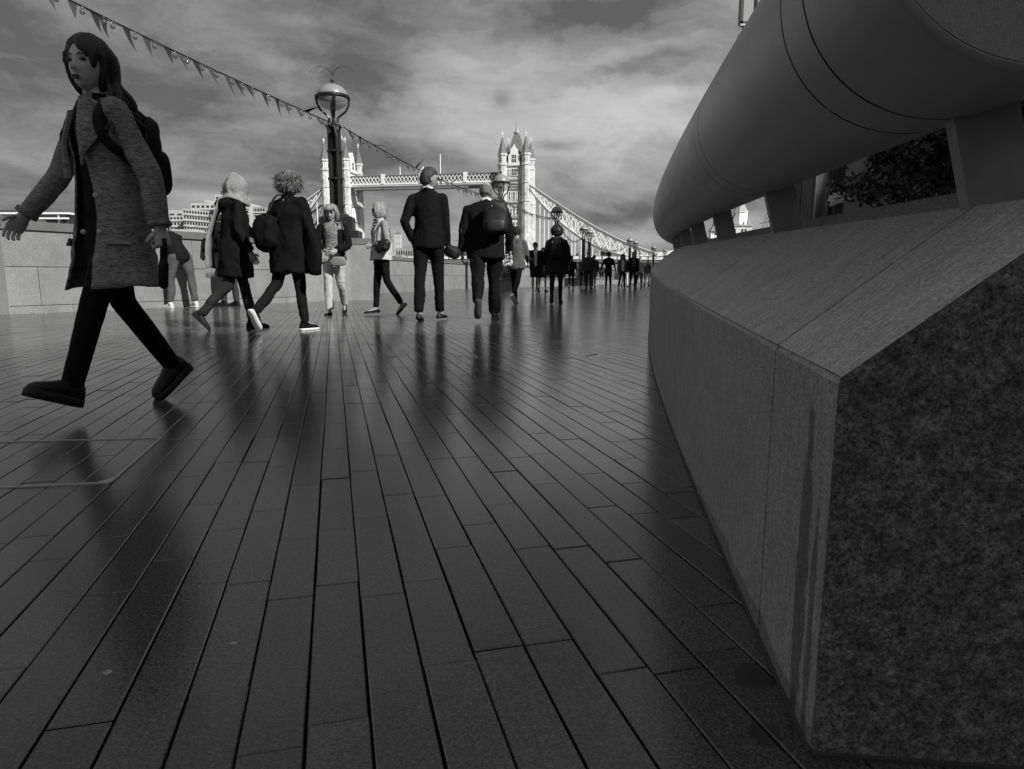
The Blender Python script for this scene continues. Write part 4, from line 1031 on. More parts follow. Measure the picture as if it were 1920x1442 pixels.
def head_mb(fig, female=True, nu=44, nv=34, fine=True):
    q = MB()
    def G(x, z, cx, cz, sx, sz): return math.exp(-((x-cx)/sx)**2-((z-cz)/sz)**2)
    def fn(p):
        x, y, z = p
        t = max(0, -z/.112)
        x *= 1-.30*t**1.6
        if y > 0: y *= 1+.26*t*t
        if y < 0: y *= 1-.42*t**1.3; 
        if y < 0 and z < -.05: y += .01
        if y > .02:
            w = min(1, (y-.02)/.03)
            y -= .010*w*math.exp(-((z-.0)/.06)**2)*(0 if abs(x) > .06 else 1)*.6
            d = .023*G(x, z, 0, -.026, .013, .013)+.013*G(x, z, 0, -.004, .009, .022)
            d -= .010*(G(x, z, .030, .010, .014, .011)+G(x, z, -.030, .010, .014, .011))
            d += .005*(G(x, z, .028, .030, .020, .008)+G(x, z, -.028, .030, .020, .008))
            d += .0075*G(x, z, 0, -.057, .020, .0055)+.0075*G(x, z, 0, -.068, .017, .006)-.003*G(x, z, 0, -.0625, .022, .003)
            d += .012*G(x, z, 0, -.092, .022, .014)-.004*G(x, z, 0, -.079, .022, .005)+.004*(G(x, z, .042, -.02, .018, .02)+G(x, z, -.042, -.02, .018, .02))
            y += d*w
        return V(x, y, z)
    q.sphere((0, 0, 0), (.074, .094, .114), nu, nv, fn=lambda p: fn(p))
    lips = []
    for i, f in enumerate(q.f):
        c = sum((q.v[j] for j in f), V(0, 0, 0))/4
        pass
    for sx in (-1, 1):
        q.sphere((sx*.031, .0775, .0085), (.0150, .0095, .0070), 10, 6, mi=2)
        q.sphere((sx*.073, -.006, -.008), (.008, .018, .030), 8, 8)
        q.tube([(sx*.014, .0875, .027), (sx*.028, .0885, .0315), (sx*.044, .078, .027)], [.0022, .0032, .0015], 5, mi=2)
    q.sphere((0, .0935, -.0585), (.021, .008, .0042), 12, 6, mi=1); q.sphere((0, .0925, -.0665), (.018, .008, .0050), 12, 6, mi=1); q.sphere((0, .0985, -.0625), (.018, .005, .0013), 10, 4, mi=2)
    q.sphere((.006, .103, -.034), .003, 6, 4, mi=2); q.sphere((-.006, .103, -.034), .003, 6, 4, mi=2)  # dark beads paint the shade inside the nostrils
    q.v = [fig.HT @ p for p in q.v]
    return q
def hand_mb(wr, d, sd, k, fig, curl=22, palmn=None, grip=False, mi=0):
    q = MB(); d = d.normalized()
    pn = palmn if palmn is not None else (-fig.R*sd)          # palm faces the body
    pn = (pn-d*pn.dot(d)).normalized(); side = d.cross(pn).normalized()
    if side.dot(fig.F) < 0: side = -side                       # thumb edge looks forward
    rings = []
    for t, w, h in ((-.02, .024, .020), (.01, .030, .017), (.04, .039, .015), (.075, .042, .013), (.088, .038, .010)):
        rings.append(ellipse(wr+d*t*k, side, pn, w*k, h*k, 10))
    q.loft(rings, mi=mi)
    for i, (o, L) in enumerate(((.030, .068), (.010, .078), (-.010, .072), (-.029, .056))):
        p = wr+d*.080*k+side*o*k; cu = R_(curl*(1.0+.12*i)); pts = [p]; dd = d.copy(); a = 0
        for j, sg in enumerate((.45, .32, .25)):
            a += cu*(1.0 if not grip else 2.6); v = d*math.cos(a)+pn*math.sin(a); p = p+v*L*sg*k; pts.append(p)
        q.tube(pts, [.0095*k, .009*k, .008*k, .006*k], 6, mi=mi)
    p = wr+d*.025*k+side*.026*k
    q.tube([p, p+(d*.55+side*.75+pn*.2).normalized()*.034*k, p+(d*.8+side*.75+pn*.5).normalized()*.062*k], [.0125*k, .0105*k, .007*k], 6, mi=mi)
    return q
def rel(fig, a, b, c, org=None): return (org or fig.P)+fig.RT*a*fig.s+fig.FT*b*fig.s+fig.sp*c*fig.s
def make_body(t, f, vox=.02, skin=None, curls=(22, 22), grips=(False, False), bare=False, palms=(None, None), fine=True):
    k = f.s; q = MB(); skin = skin or m_skin
    q.tube([f.N-f.sp*.05*k, f.N+f.sp*.03*k, f.hc-f.up*.05*k-f.fw*.012*k], [.062*k, .054*k, .050*k], 14)
    rings = [ellipse(f.P+f.sp*c*k, f.RT if c > .25 else f.R, f.FT if c > .25 else f.FB, a*k*f.bulk, b*k*f.bulk, 18) for c, a, b in ((-.08, .10, .09), (0, .145, .10), (.15, .125, .09), (.32, .14, .10), (.44, .145, .085), (.50, .08, .06))]
    q.loft(rings)
    for sj, el, wr, d, sd in f.arms:
        q.tube([sj-f.RT*sd*.05*k, sj, sj.lerp(el, .5), el, el.lerp(wr, .35), wr+d*.005], [.04*k, .040*k, .038*k, .033*k, .034*k, .024*k], 12)
    for hj, kn, an, ff, n in f.legs:
        q.tube([hj+V(0, 0, .04*k), hj, hj.lerp(kn, .4), kn, kn.lerp(an, .3), kn.lerp(an, .75), an], [v*k*(1.0 if bare else .80) for v in (.075, .078, .066, .050, .053, .038, .036)], 12)
        q.tube([an-ff*.02*k, an+ff*.05*k-n*.035*k, an+ff*.14*k-n*.05*k], [.032*k, .030*k, .020*k], 10)
    ex = head_mb(f) if fine else head_mb(f, nu=20, nv=16)
    for (sj, el, wr, d, sd), cu, gr, pn in zip(f.arms, curls, grips, palms):
        h = hand_mb(wr, d, sd, k, f, cu, grip=gr, palmn=pn); ex.add(h.v, h.f)
        ex.m = ex.m[:len(ex.m)]
    union(q, 'body', [skin, m_lip, m_eye], t, vox, extra=ex)
def trousers(t, f, mat, vox=.02, w=1.0, hem=1.0, amp=.007, top=.05, name='trousers', flare=1.0, seed=0.0):
    k = f.s; q = MB(); b = f.bulk
    q.loft([ellipse(f.P+f.U*c*k, f.R, f.F, a*k*b, bb*k*b, 18) for c, a, bb in ((top, .15, .115), (0, .17, .125), (-.07, .165, .12), (-.11, .12, .10))])
    for hj, kn, an, ff, n in f.legs:
        e = kn.lerp(an, hem) if hem <= 1 else an+(an-kn).normalized()*(hem-1)
        if hem < 0: e = hj.lerp(kn, 1+hem)
        if hem < 0: q.tube([hj+V(0, 0, .02*k), hj.lerp(kn, .4), e], [.092*k*b, .088*k*w, .088*k*w], 14)
        else:
            q.tube([hj+V(0, 0, .02*k), hj, hj.lerp(kn, .45), kn, kn.lerp(e, .5), e], [.088*k*b, .092*k*b*w**.5, .078*k*w, .062*k*w, .057*k*w*flare**.5, .050*k*w*flare], 14)
    union(q, name, [mat], t, vox, amp=amp*k, seed=seed)
def top_mb(f, q, hem=.10, w=1.0, d=1.0, flare=1.0, slv=1.0, cuff=1.0, shw=1.0, sleeves=True, n=20, mi=0):
    k = f.s; b = f.bulk
    L = [(.535, .056, .055), (.515, .072, .065), (.495, f.sh*.60*shw, .078), (.47, f.sh*.88*shw, .090), (.435, f.sh*1.02*shw, .10), (.39, f.sh*1.0, .112), (.32, .168*w, .122*d), (.22, .152*w, .118*d), (.10, .158*w, .122*d), (0, .172*w, .13*d)]
    rings = []
    for c, a, bb in L:
        up_ = c > .2
        rings.append(ellipse(f.P+f.sp*c*k, f.RT if up_ else f.R, f.FT if up_ else f.FB, a*k*b, bb*k*b, n))
    if hem > 0:
        mid = (f.legs[0][1]+f.legs[1][1])/2; dirn = (f.P-f.U*.43*k); sw = (mid-dirn)*.5
        for i in range(1, 6):
            g = i/5; c = f.P-f.U*hem*k*g+V(sw.x, sw.y, 0)*g*(hem/.43)
            rings.append(ellipse(c, f.R, f.F, .172*w*k*b*(1+(flare-1)*g), .13*d*k*b*(1+(flare-1)*g*1.25), n))
    q.loft(rings, mi=mi)
    if sleeves:
        for sj, el, wr, dd, sd in f.arms:
            q.sphere(sj-V(0, 0, .012*k), .056*k*slv**.5, 12, 8, mi=mi)
            e = wr-dd*.01*k
            q.tube([sj-f.RT*sd*.04*k, sj, sj.lerp(el, .5), el, el.lerp(e, .5), e], [.046*k*slv, .054*k*slv, .054*k*slv, .049*k*slv, .046*k*cuff, .042*k*cuff], 14, mi=mi)
def top(t, f, mat, name='jacket', vox=.02, amp=.008, seed=0.0, more=None, **kw):
    q = MB(); top_mb(f, q, **kw)
    if more: more(q)
    union(q, name, [mat], t, vox, amp=amp*f.s, seed=seed)
def open_top(t, f, mat, name='jacket', hem=.10, gap=.35, gap_top=.25, w=1.0, d=1.0, flare=1.0, slv=1.0, cuff=1.0, amp=.008, seed=0.0, sleeves=True, th=.012, gap_low=None, inner=None):
    k = f.s; b = f.bulk; q = MB(); n = 30
    gl = gap if gap_low is None else gap_low
    L = [(.525, .058, .058, gap_top), (.505, f.sh*.45, .070, gap_top), (.485, f.sh*.74, .082, gap_top), (.455, f.sh*.96, .095, gap_top), (.41, f.sh*1.02, .108, gap*.9), (.34, .165*w, .126*d, gap), (.22, .155*w, .122*d, gap), (.10, .160*w, .126*d, (gap+gl)/2), (0, .175*w, .135*d, (gap+gl)/2)]
    S_ = []
    for c, a, bb, g in L: S_.append((f.P+f.sp*c*k, a*k*b, bb*k*b, g, 1.0 if c > .2 else 0.0))
    mid = (f.legs[0][1]+f.legs[1][1])/2; sw = (mid-(f.P-f.U*.43*k))*.5
    for i in range(1, 6):
        g = i/5; S_.append((f.P-f.U*hem*k*g+V(sw.x, sw.y, 0)*g*(hem/.43), .175*w*k*b*(1+(flare-1)*g), .135*d*k*b*(1+(flare-1)*g*1.25), gap+(gl-gap)*(.5+.5*g), 0.0))
    rings = []
    for c, ra, rb, g, tw in [(x[0], x[1], x[2], x[3], x[4]) for x in cat_([list(x) for x in S_], 3)]:
        A = (f.RT*tw+f.R*(1-tw)).normalized(); B_ = (f.FT*tw+f.FB*(1-tw)).normalized()
        rings.append(ellipse(c, A, B_, ra, rb, n, g=max(g, .03), th=th*k))
    q.loft(rings)
    if sleeves:
        for sj, el, wr, dd, sd in f.arms:
            q.sphere(sj-V(0, 0, .012*k), .055*k*slv**.5, 14, 10); e = wr-dd*.01*k
            P_ = cat_([[sj-f.RT*sd*.05*k, .046], [sj, .054], [sj.lerp(el, .5), .054], [el, .051], [el.lerp(e, .5), .047*cuff], [e, .044*cuff]], 3)
            q.tube([p for p, r in P_], [r*k*slv for p, r in P_], 16)
    q.v = [warp(p, amp*k, 7, .6, seed) for p in q.v]
    return q.build(name, mat, t, smooth=True)
def shoes(t, f, up, sole, kind='sneaker', which=(0, 1), light=None):
    k = f.s
    for i in which:
        hj, kn, an, ff, n = f.legs[i]; q = MB(); side = ff.cross(n).normalized(); o = an-n*.078*k
        W = [(-.062, .020, .040), (-.050, .031, .062), (-.02, .035, .075), (.03, .036, .070), (.08, .040, .050), (.13, .041, .038), (.165, .034, .028), (.185, .016, .016)]
        if kind == 'flat': W = [(a, b*.85, c*.62) for a, b, c in W]
        if kind == 'boot': W = [(a, b*1.0, c*1.05) for a, b, c in W]
        st = .020 if kind in ('sneaker',) else .012
        if kind == 'chunky': st = .034; W = [(a*.98, b*1.06, c*1.12) for a, b, c in W]
        rings = []
        for a, w, h in W:
            c = o+ff*a*k
            rings.append([c+side*w*k*x+n*(st+h*z)*k for x, z in ((-1, 0), (-1.02, .35), (-.8, .78), (-.35, 1), (.35, 1), (.8, .78), (1.02, .35), (1, 0))])
        q.loft(rings, mi=0)
        if kind in ('boot', 'chunky', 'sneaker'):
            hgt = {'boot': .16, 'chunky': .12, 'sneaker': .10}[kind]
            q.tube([o+n*.05*k-ff*.012*k, o+n*.08*k-ff*.008*k, o+n*hgt*k*.8-ff*.004*k+(kn-an).normalized()*.02*k], [.040*k, .041*k, .039*k], 12, mi=0)
        rings = []
        for a, w, h in W:
            c = o+ff*a*1.03*k
            rings.append([c+side*(w+.004)*k*x+n*z*k for x, z in ((-1, 0), (-1, st+.003), (1, st+.003), (1, 0))])
        q.loft(rings, mi=1)
        if kind in ('chunky', 'sneaker'):
            for j in range(4):
                c = o+ff*(.03+.022*j)*k+n*(st+.068-.008*j)*k; q.tube([c-side*.02*k, c+n*.004*k, c+side*.02*k], .0035*k, 4, mi=1)
        q.build('shoe', [up, sole], t, smooth=True)

def hair_shell(f, mat, t, style='short', seed=0, name='hair'):
    q = MB(); rr = random.Random(seed)
    nu, nv = 48, 36
    def fn(p):
        x, y, z = p; d = V(x/.074, y/.094, z/.114)
        front_ = y > .01
        if style == 'short':
            line = (.062-abs(x)*.25) if y > .05 else (.055-(.05-y)/.04*.03 if y > .01 else (.025-(.01-y)/.04*.10 if y > -.03 else -.075))
            m = z-line; thick = .006
        elif style == 'receding':
            line = .13 if y > .03 else (.03 if y > -.01 else -.06); m = min(z-line, .045-z) ; thick = .002
        elif style == 'bob':
            line = .050 if (y > .045 and abs(x) < .045) else (-.085 if y < .045 else .0)
            if y > .045 and abs(x) >= .045: line = -.06
            m = z-line; thick = .022 if z < .06 else .016
            if z < -.02: x *= 1.18; y = y*1.12-.006
        else: m = 1; thick = .012
        a = max(-1, min(1, m/.012))
        off = thick*a if a > 0 else .012*a
        off += (mnoise.noise(V(x*120, y*120, z*30+seed))*.007+mnoise.noise(V(x*40, y*40, z*12+seed))*.005)*(1 if a > 0 else 0)
        n = V(x, y, z).normalized()
        return V(x, y, z)+n*off
    q.sphere((0, -.004, .004), (.077, .097, .116), nu, nv, fn=fn)
    q.v = [f.HT @ p for p in q.v]
    q.build(name, mat, t, smooth=True)
def hair_bob(f, mat, t, seed=0, fringe=True, ln=.105, name='hair'):
    rr = random.Random(seed); q = MB()
    def fn(p):
        x, y, z = p; inside = (y > .03 and z < .05)
        n = V(x, y, z).normalized(); return p+n*(-.02 if inside else .010)
    q.sphere((0, -.006, .006), (.077, .095, .114), 30, 22, fn=fn)
    for i in range(170):
        a = rr.uniform(-2.35, 2.35); x, y = math.sin(a), -math.cos(a)
        L = ln+rr.uniform(-.012, .012)
        pts = [V(x*.012, y*.02+.015, .124), V(x*.052, y*.065, .112), V(x*.088, y*.106, .055), V(x*.100, y*.112, -.01), V(x*.104, y*.108-.004, -.05), V(x*.092, y*.092-.004, -L)]
        if abs(a) > 1.7:
            for j in range(2, 6): pts[j].y = min(pts[j].y, .050-.004*j); pts[j].x = math.copysign(max(abs(pts[j].x), .080), x)
        C = [c[0] for c in cat_([[p+V(rr.gauss(0, .002), rr.gauss(0, .002), 0)] for p in pts], 3)]; n_ = len(C)
        q.tube(C, [.004+.008*math.sin(math.pi*min(1, .12+.86*j/(n_-1))) for j in range(n_)], 5)
    if fringe:
        for i in range(30):
            x = -.056+.112*i/29; q.tube([V(x*.4, .03, .122), V(x*.8, .075, .105), V(x*1.05, .098, .075), V(x*1.15, .100-abs(x)*.3, .045+rr.uniform(-.008, .006))], [.006, .008, .007, .003], 5)
    q.v = [f.HT @ p for p in q.v]; q.build(name, mat, t, smooth=True)
def hair_curly(f, mat, t, r=(.125, .13, .125), c=(0, -.02, .03), n=420, seed=0, face=True, name='hair', th=.004, Ls=(.015, .034), curl=.009):
    rr = random.Random(seed); q = MB(); c = Vector(c)
    def fn(p):
        n_ = p.normalized(); pp = p+n_*(mnoise.noise(p*22+V(seed, 0, 0))*.020+mnoise.noise(p*55)*.012)
        if face and (c+pp).y > .045 and abs(pp.x) < .058 and (c+pp).z < .055: pp = pp*.55
        return pp
    q.sphere(c, tuple(x*.88 for x in r), 40, 30, fn=fn)
    for i in range(n):
        a = rr.uniform(0, 2*math.pi); z = rr.uniform(-.75, 1); s_ = math.sqrt(max(0, 1-z*z)); d = V(s_*math.cos(a), s_*math.sin(a), z)
        p = V(d.x*r[0], d.y*r[1], d.z*r[2])*.86+c
        if face and p.y > .04 and abs(p.x) < .06 and p.z < .06: continue
        e = d.orthogonal().normalized(); e2 = d.cross(e); ph = rr.random()*6.28; L = rr.uniform(*Ls)
        pts = [p+d*L*j/4*1.0+(e*math.cos(ph+j*1.3)+e2*math.sin(ph+j*1.3))*curl-V(0, 0, L*.25*(j/4)**2) for j in range(5)]
        q.tube(pts, [th, th*1.1, th, th*.8, th*.35], 4)
    q.v = [f.HT @ p for p in q.v]
    q.build(name, mat, t, smooth=True)
def pbag(f, c, r, name, label, cat, mat, rot=0.0, pw=.55, seed=0, amp=.008, extra=None, up=None, mats=None):
    """soft bag; c in body axes (right, forward, up from the hips)"""
    k = f.s; C = rel(f, *c); t = thing(name, C, label, cat)
    fn = lambda p: V(*[math.copysign(abs(v/rr_)**pw*rr_, v) for v, rr_ in zip(p, r)])
    U2 = up or f.sp; T = Matrix(((f.RT.x, f.FT.x, U2.x), (f.RT.y, f.FT.y, U2.y), (f.RT.z, f.FT.z, U2.z))) @ Matrix.Rotation(rot, 3, 'Y')
    q = MB(); q.sphere((0, 0, 0), r, 28, 20, fn=fn); q.v = [warp(C+(T @ (p*k)), amp, 11, 1, seed) for p in q.v]
    q.build('bag_body', mat, t, smooth=True)
    return t, C, T
def strap(t, pts, mat, w=.012, h=.004, name='strap', ns=5, up=None):
    P_ = [x[0] for x in cat_([[Vector(p)] for p in pts], ns)]
    q = MB(); q.tube(P_, [(h, w)]*len(P_), 10, up=tuple(up) if up is not None else None); q.build(name, mat, t, smooth=True)
def P_(label, f): return thing('person', f.base, label, 'person')
def feet_at(px, py):
    g = gp(px, py); return g.x, g.y

blk = cloth(.006, .85); blk2 = cloth(.008, .85); navy = cloth(.012, .8); char = cloth(.022, .85); denim = cloth(.022, .85, var=.2, vscale=9); dgrey = cloth(.035, .9); mgrey = cloth(.08, .9)
suit = cloth(.0065, .85, bump=.1); knit = cloth(.009, .95); tan = cloth(.30, .9); white_c = cloth(.5, .8, var=.08); cream = cloth(.50, .85, var=.1); leather = cloth(.008, .5, spec=.4, bump=.15); soleW = cloth(.6, .6); soleB = cloth(.015, .5)
cord = cloth(.07, .9, var=.2, stretch=(.2, .2, 1)); scarfm = cloth(.20, .9, var=.15); nylon = cloth(.007, .65, spec=.25); grey_bag = cloth(.16, .5, spec=.4)

# ---- 1  young woman striding left in a long tweed coat
def girl():
    f = Fig(-1.64, 2.88, -150, 1.47, legs=(22, 2, -22, -8, 27, 40), arms=((-18, 16, -2, 10), (20, 22, 34, 22)), lean=3, sh=.160, hip=.08, hyaw=-20, hpitch=1, bulk=.93, twist=6)
    t = P_('young woman with long dark hair striding left in a long open tweed coat', f); k = f.s
    make_body(t, f, .013, M('shade_lifted_skin', .50, .5, var=.02, vscale=30), curls=(30, 26), grips=(True, False))  # skin tone raised for her alone to offset the building's shade
    m_tights = cloth(.007, .7, bump=.05); trousers(t, f, m_tights, .013, w=.95, amp=.002, name='tights')
    m_top = cloth(.014, .8)
    top(t, f, m_top, 'dress', .014, hem=.26, w=.93, d=.92, flare=1.05, sleeves=False, amp=.004)
    # patterned blouse front and pale skin at the neckline
    tw = M('tweed', .24, .95, var=.22, vscale=60, stretch=(1.6, 1.6, .30), bump=.6, bscale=200, speck=.12, speck_s=220, spec=.1, blot=.06, blots=7)
    open_top(t, f, tw, 'coat', hem=.35, gap=.42, gap_top=.42, gap_low=.50, w=1.13, d=1.14, flare=1.30, slv=.96, cuff=1.08, amp=.009, th=.010, seed=3)
    # lapels: folded back from the opening
    for sd in (-1, 1):
        q = MB(); rows = []
        for i in range(9):
            g = i/8; c = (.50 if sd < 0 else .455)-.30*g; phi = sd*(.42+.02*g); wd = .085*math.sin(math.pi*min(1, .16+g*.84))**.8*(1 if g < .62 else 1-(g-.62)/.5)
            wd = max(wd, .012); ra = (.095+(.160-.095)*min(1, g*2.4))*k; rb = (.085+(.132-.085)*min(1, g*2.2))*k
            def at_(a, o): return f.P+f.sp*c*k+f.RT*math.sin(a)*(ra+o)+f.FT*math.cos(a)*(rb+o)
            rows.append([at_(phi, .022), at_(phi+sd*wd*3.6, .034), at_(phi+sd*wd*7.4, .030), at_(phi+sd*wd*7.4, .020), at_(phi+sd*wd*3.6, .022), at_(phi, .008)])
        q.loft(rows); q.build('lapel', tw, t, smooth=False)
    q = MB(); q.tube([rel(f, .085, -.02, .50), rel(f, .06, -.065, .525), rel(f, 0, -.078, .535), rel(f, -.06, -.065, .525), rel(f, -.085, -.02, .50)], [(.030, .012)]*5, 10, up=tuple(f.sp)); q.build('collar', tw, t, smooth=True)
    but = M('coat_button', .5, .4)
    for (a, c) in ((-.62, .06), (-.62, -.10), (-.22, -.10), (-.66, -.24)):
        rr_ = .19; p = f.P+f.sp*c*k+f.R*math.sin(a)*.205*k*(1+max(0, -c)*.5)+f.F*math.cos(a)*.168*k*(1+max(0, -c)*.6)
        q = MB(); q.sphere(p, .012*k, 10, 6); q.build('button', but, t)
    # pocket flaps and yoke
    for sd in (-1, 1):
        q = MB(); rows = []
        for i in range(5):
            a = sd*(.75+.13*i); c = -.12; rows.append([f.P-f.U*(.12+.0)*k+f.R*math.sin(a)*.222*k+f.F*math.cos(a)*.182*k, f.P-f.U*.155*k+f.R*math.sin(a)*.236*k+f.F*math.cos(a)*.196*k, f.P-f.U*.157*k+f.R*math.sin(a)*.222*k+f.F*math.cos(a)*.182*k])
        q.loft(rows); q.build('pocket_flap', tw, t)
    for sd, arm in zip((-1, 1), f.arms):
        sj, el, wr, dd, _ = arm; q = MB(); q.tube([wr-dd*.028*k, wr-dd*.006*k], [.0505*k, .0515*k], 16); q.build('cuff_band', tw, t, smooth=True)
    shoes(t, f, cloth(.014, .5, spec=.3), cloth(.035, .6), 'chunky')
    # long hair: locks from the crown over the ears, shoulders and back
    rr = random.Random(2); q = MB()
    nu, nv = 44, 32
    def cap(p):
        x, y, z = p; line = (.078-abs(x-.012)/.06*.055 if abs(x) < .055 else -.02) if y > .045 else (.03-(.045-y)/.03*.15 if y > .02 else -.12)
        a = max(-1, min(1, (z-line)/.015)); n_ = V(x, y, z).normalized()
        return p+n_*((.016 if a > 0 else .012)*a+mnoise.noise(V(x*80, y*30, z*15))*.004)
    q.sphere((0, -.004, .004), (.078, .098, .116), nu, nv, fn=cap)
    q.v = [f.HT @ p for p in q.v]
    for i in range(150):
        a = rr.uniform(-1.75, 1.75) if i < 120 else rr.choice((-1, 1))*rr.uniform(1.0, 1.6)   # angle from the back of the head
        x, y = math.sin(a)*.078, -math.cos(a)*.095
        if y > .045: y = .045
        p0 = f.HT @ V(x*.35, y*.4+.01, .118+rr.uniform(-.004, .006)); p1 = f.HT @ V(x*1.14, y*1.12, .045); p2 = f.HT @ V(x*1.16, y*1.08-.008, -.06)
        if abs(a) > 1.5: p1 = f.HT @ V(x*1.16, y+.012, .03); p2 = f.HT @ V(x*1.05, y*.7, -.07)
        back = -f.FT
        sd = 1 if x > 0 else -1
        out = f.RT*x*1.15*k/.074*.09
        fall = rr.uniform(.18, .33)
        p3 = f.N+f.RT*(x*1.35*k)+f.FT*((y*1.0-.03)*k)+f.sp*(-.01)*k+V(rr.gauss(0, .012), rr.gauss(0, .012), 0)
        p4 = f.N+f.RT*(x*1.6*k)+f.FT*((-.115 if abs(a) < 1.3 else -.01+rr.gauss(0, .02))*k)-f.sp*fall*.5*k+V(rr.gauss(0, .018), rr.gauss(0, .018), 0)
        if abs(a) >= 1.3: p4 += f.FT*.02*k+f.RT*x*.5*k
        pts = [p0, p1, p2, p3, p4]
        if i % 3 == 0: pts.append(p4-f.sp*.07*k+V(rr.gauss(0, .02), rr.gauss(0, .02), 0))
        C = [c[0] for c in cat_([[p] for p in pts], 4)]; n_ = len(C)
        q.tube(C, [(.0045+.008*math.sin(math.pi*min(1, .15+.85*j/(n_-1))))*k for j in range(n_)], 5)
    q.build('hair', m_hair_b, t, smooth=True)
    # backpack on the back, its strap over her left shoulder
    bt, C, T = pbag(f, (-.01, -.175, .26), (.12, .060, .20), 'backpack', 'black backpack on the back of the woman in the tweed coat', 'backpack', nylon, seed=4, pw=.62)
    for sd in (-1, 1): strap(bt, [rel(f, sd*.09, -.16, .44), rel(f, sd*.120, -.09, .47), rel(f, sd*.138, -.01, .488), rel(f, sd*.146, .048, .455), rel(f, sd*.158, .082, .39), rel(f, sd*.172, .070, .31), rel(f, sd*.188, .0, .24), rel(f, sd*.16, -.10, .17)], nylon, .019, .006, up=-f.FT)
    q = MB(); fn = lambda p: V(*[math.copysign(abs(v/r)**.6*r, v) for v, r in zip(p, (.12, .035, .11))]); q.sphere((0, 0, 0), (.12, .035, .11), 20, 14, fn=fn); q.v = [C+(T @ (p*k))+T @ V(0, -.048, -.07)*k for p in q.v]; q.build('front_pocket', nylon, bt, smooth=True)
    # dark strap end held in the trailing hand
    wr, dd = f.arms[0][2], f.arms[0][3]; h = wr+dd*.09*k
    s_ = thing('strap_end', h, 'short black strap end dangling from the hand of the woman in tweed', 'strap_end')
    dn = V(-.10, .02, -1).normalized(); q = MB(); q.tube([h+V(0, 0, .035), h, h+dn*.05], [.012, .014, .014], 10); q.build('strap_grip', soleB, s_, smooth=True)
    q = MB(); q.tube([h+dn*.045, h+dn*.07, h+dn*.155, h+dn*.165], [.014, .019, .018, .006], 10); q.build('strap_tail', nylon, s_, smooth=True)
girl()

# ---- 2  man leaning over the wall
def leaner():
    X, Y = feet_at(343, 577)
    f = Fig(X, Y, -58, 1.74, legs=(6, 2, 0, -6, 2, 0), arms=((40, 8, 60, -10), (40, 8, 60, -10)), lean=38, sh=.19, hip=.11, hpitch=35, hyaw=0, spread=.12)
    t = P_('person in a dark jacket and white sneakers bent over the granite wall', f)
    make_body(t, f, .022, curls=(15, 15)); trousers(t, f, cord, .02, w=1.18, hem=.93, amp=.012, seed=2)
    top(t, f, blk2, 'jacket', .02, hem=.09, w=1.12, d=1.1, slv=1.15, seed=1); shoes(t, f, white_c, soleW, 'sneaker'); hair_shell(f, m_hair_b, t)
leaner()
# ---- 3  dark haired man at the wall looking left
def man3():
    X, Y = feet_at(433, 574)
    f = Fig(X, Y, -72, 1.86, legs=(4, 0, 0, -4, 0, 0), arms=((12, 6, 80, -28), (12, 6, 80, -28)), lean=20, hyaw=-20, hpitch=1, sh=.19)
    t = P_('dark haired man in black facing left at the wall beside the headscarf walker', f)
    make_body(t, f, .022); trousers(t, f, dgrey, .022); top(t, f, blk, 'coat', .022, hem=.05, slv=1.1, more=lambda q: q.tube([f.N-f.sp*.03, f.N+f.sp*.055], [.075, .068], 12)); shoes(t, f, soleB, soleB, 'sneaker'); hair_shell(f, m_hair_b, t, seed=3)
man3()
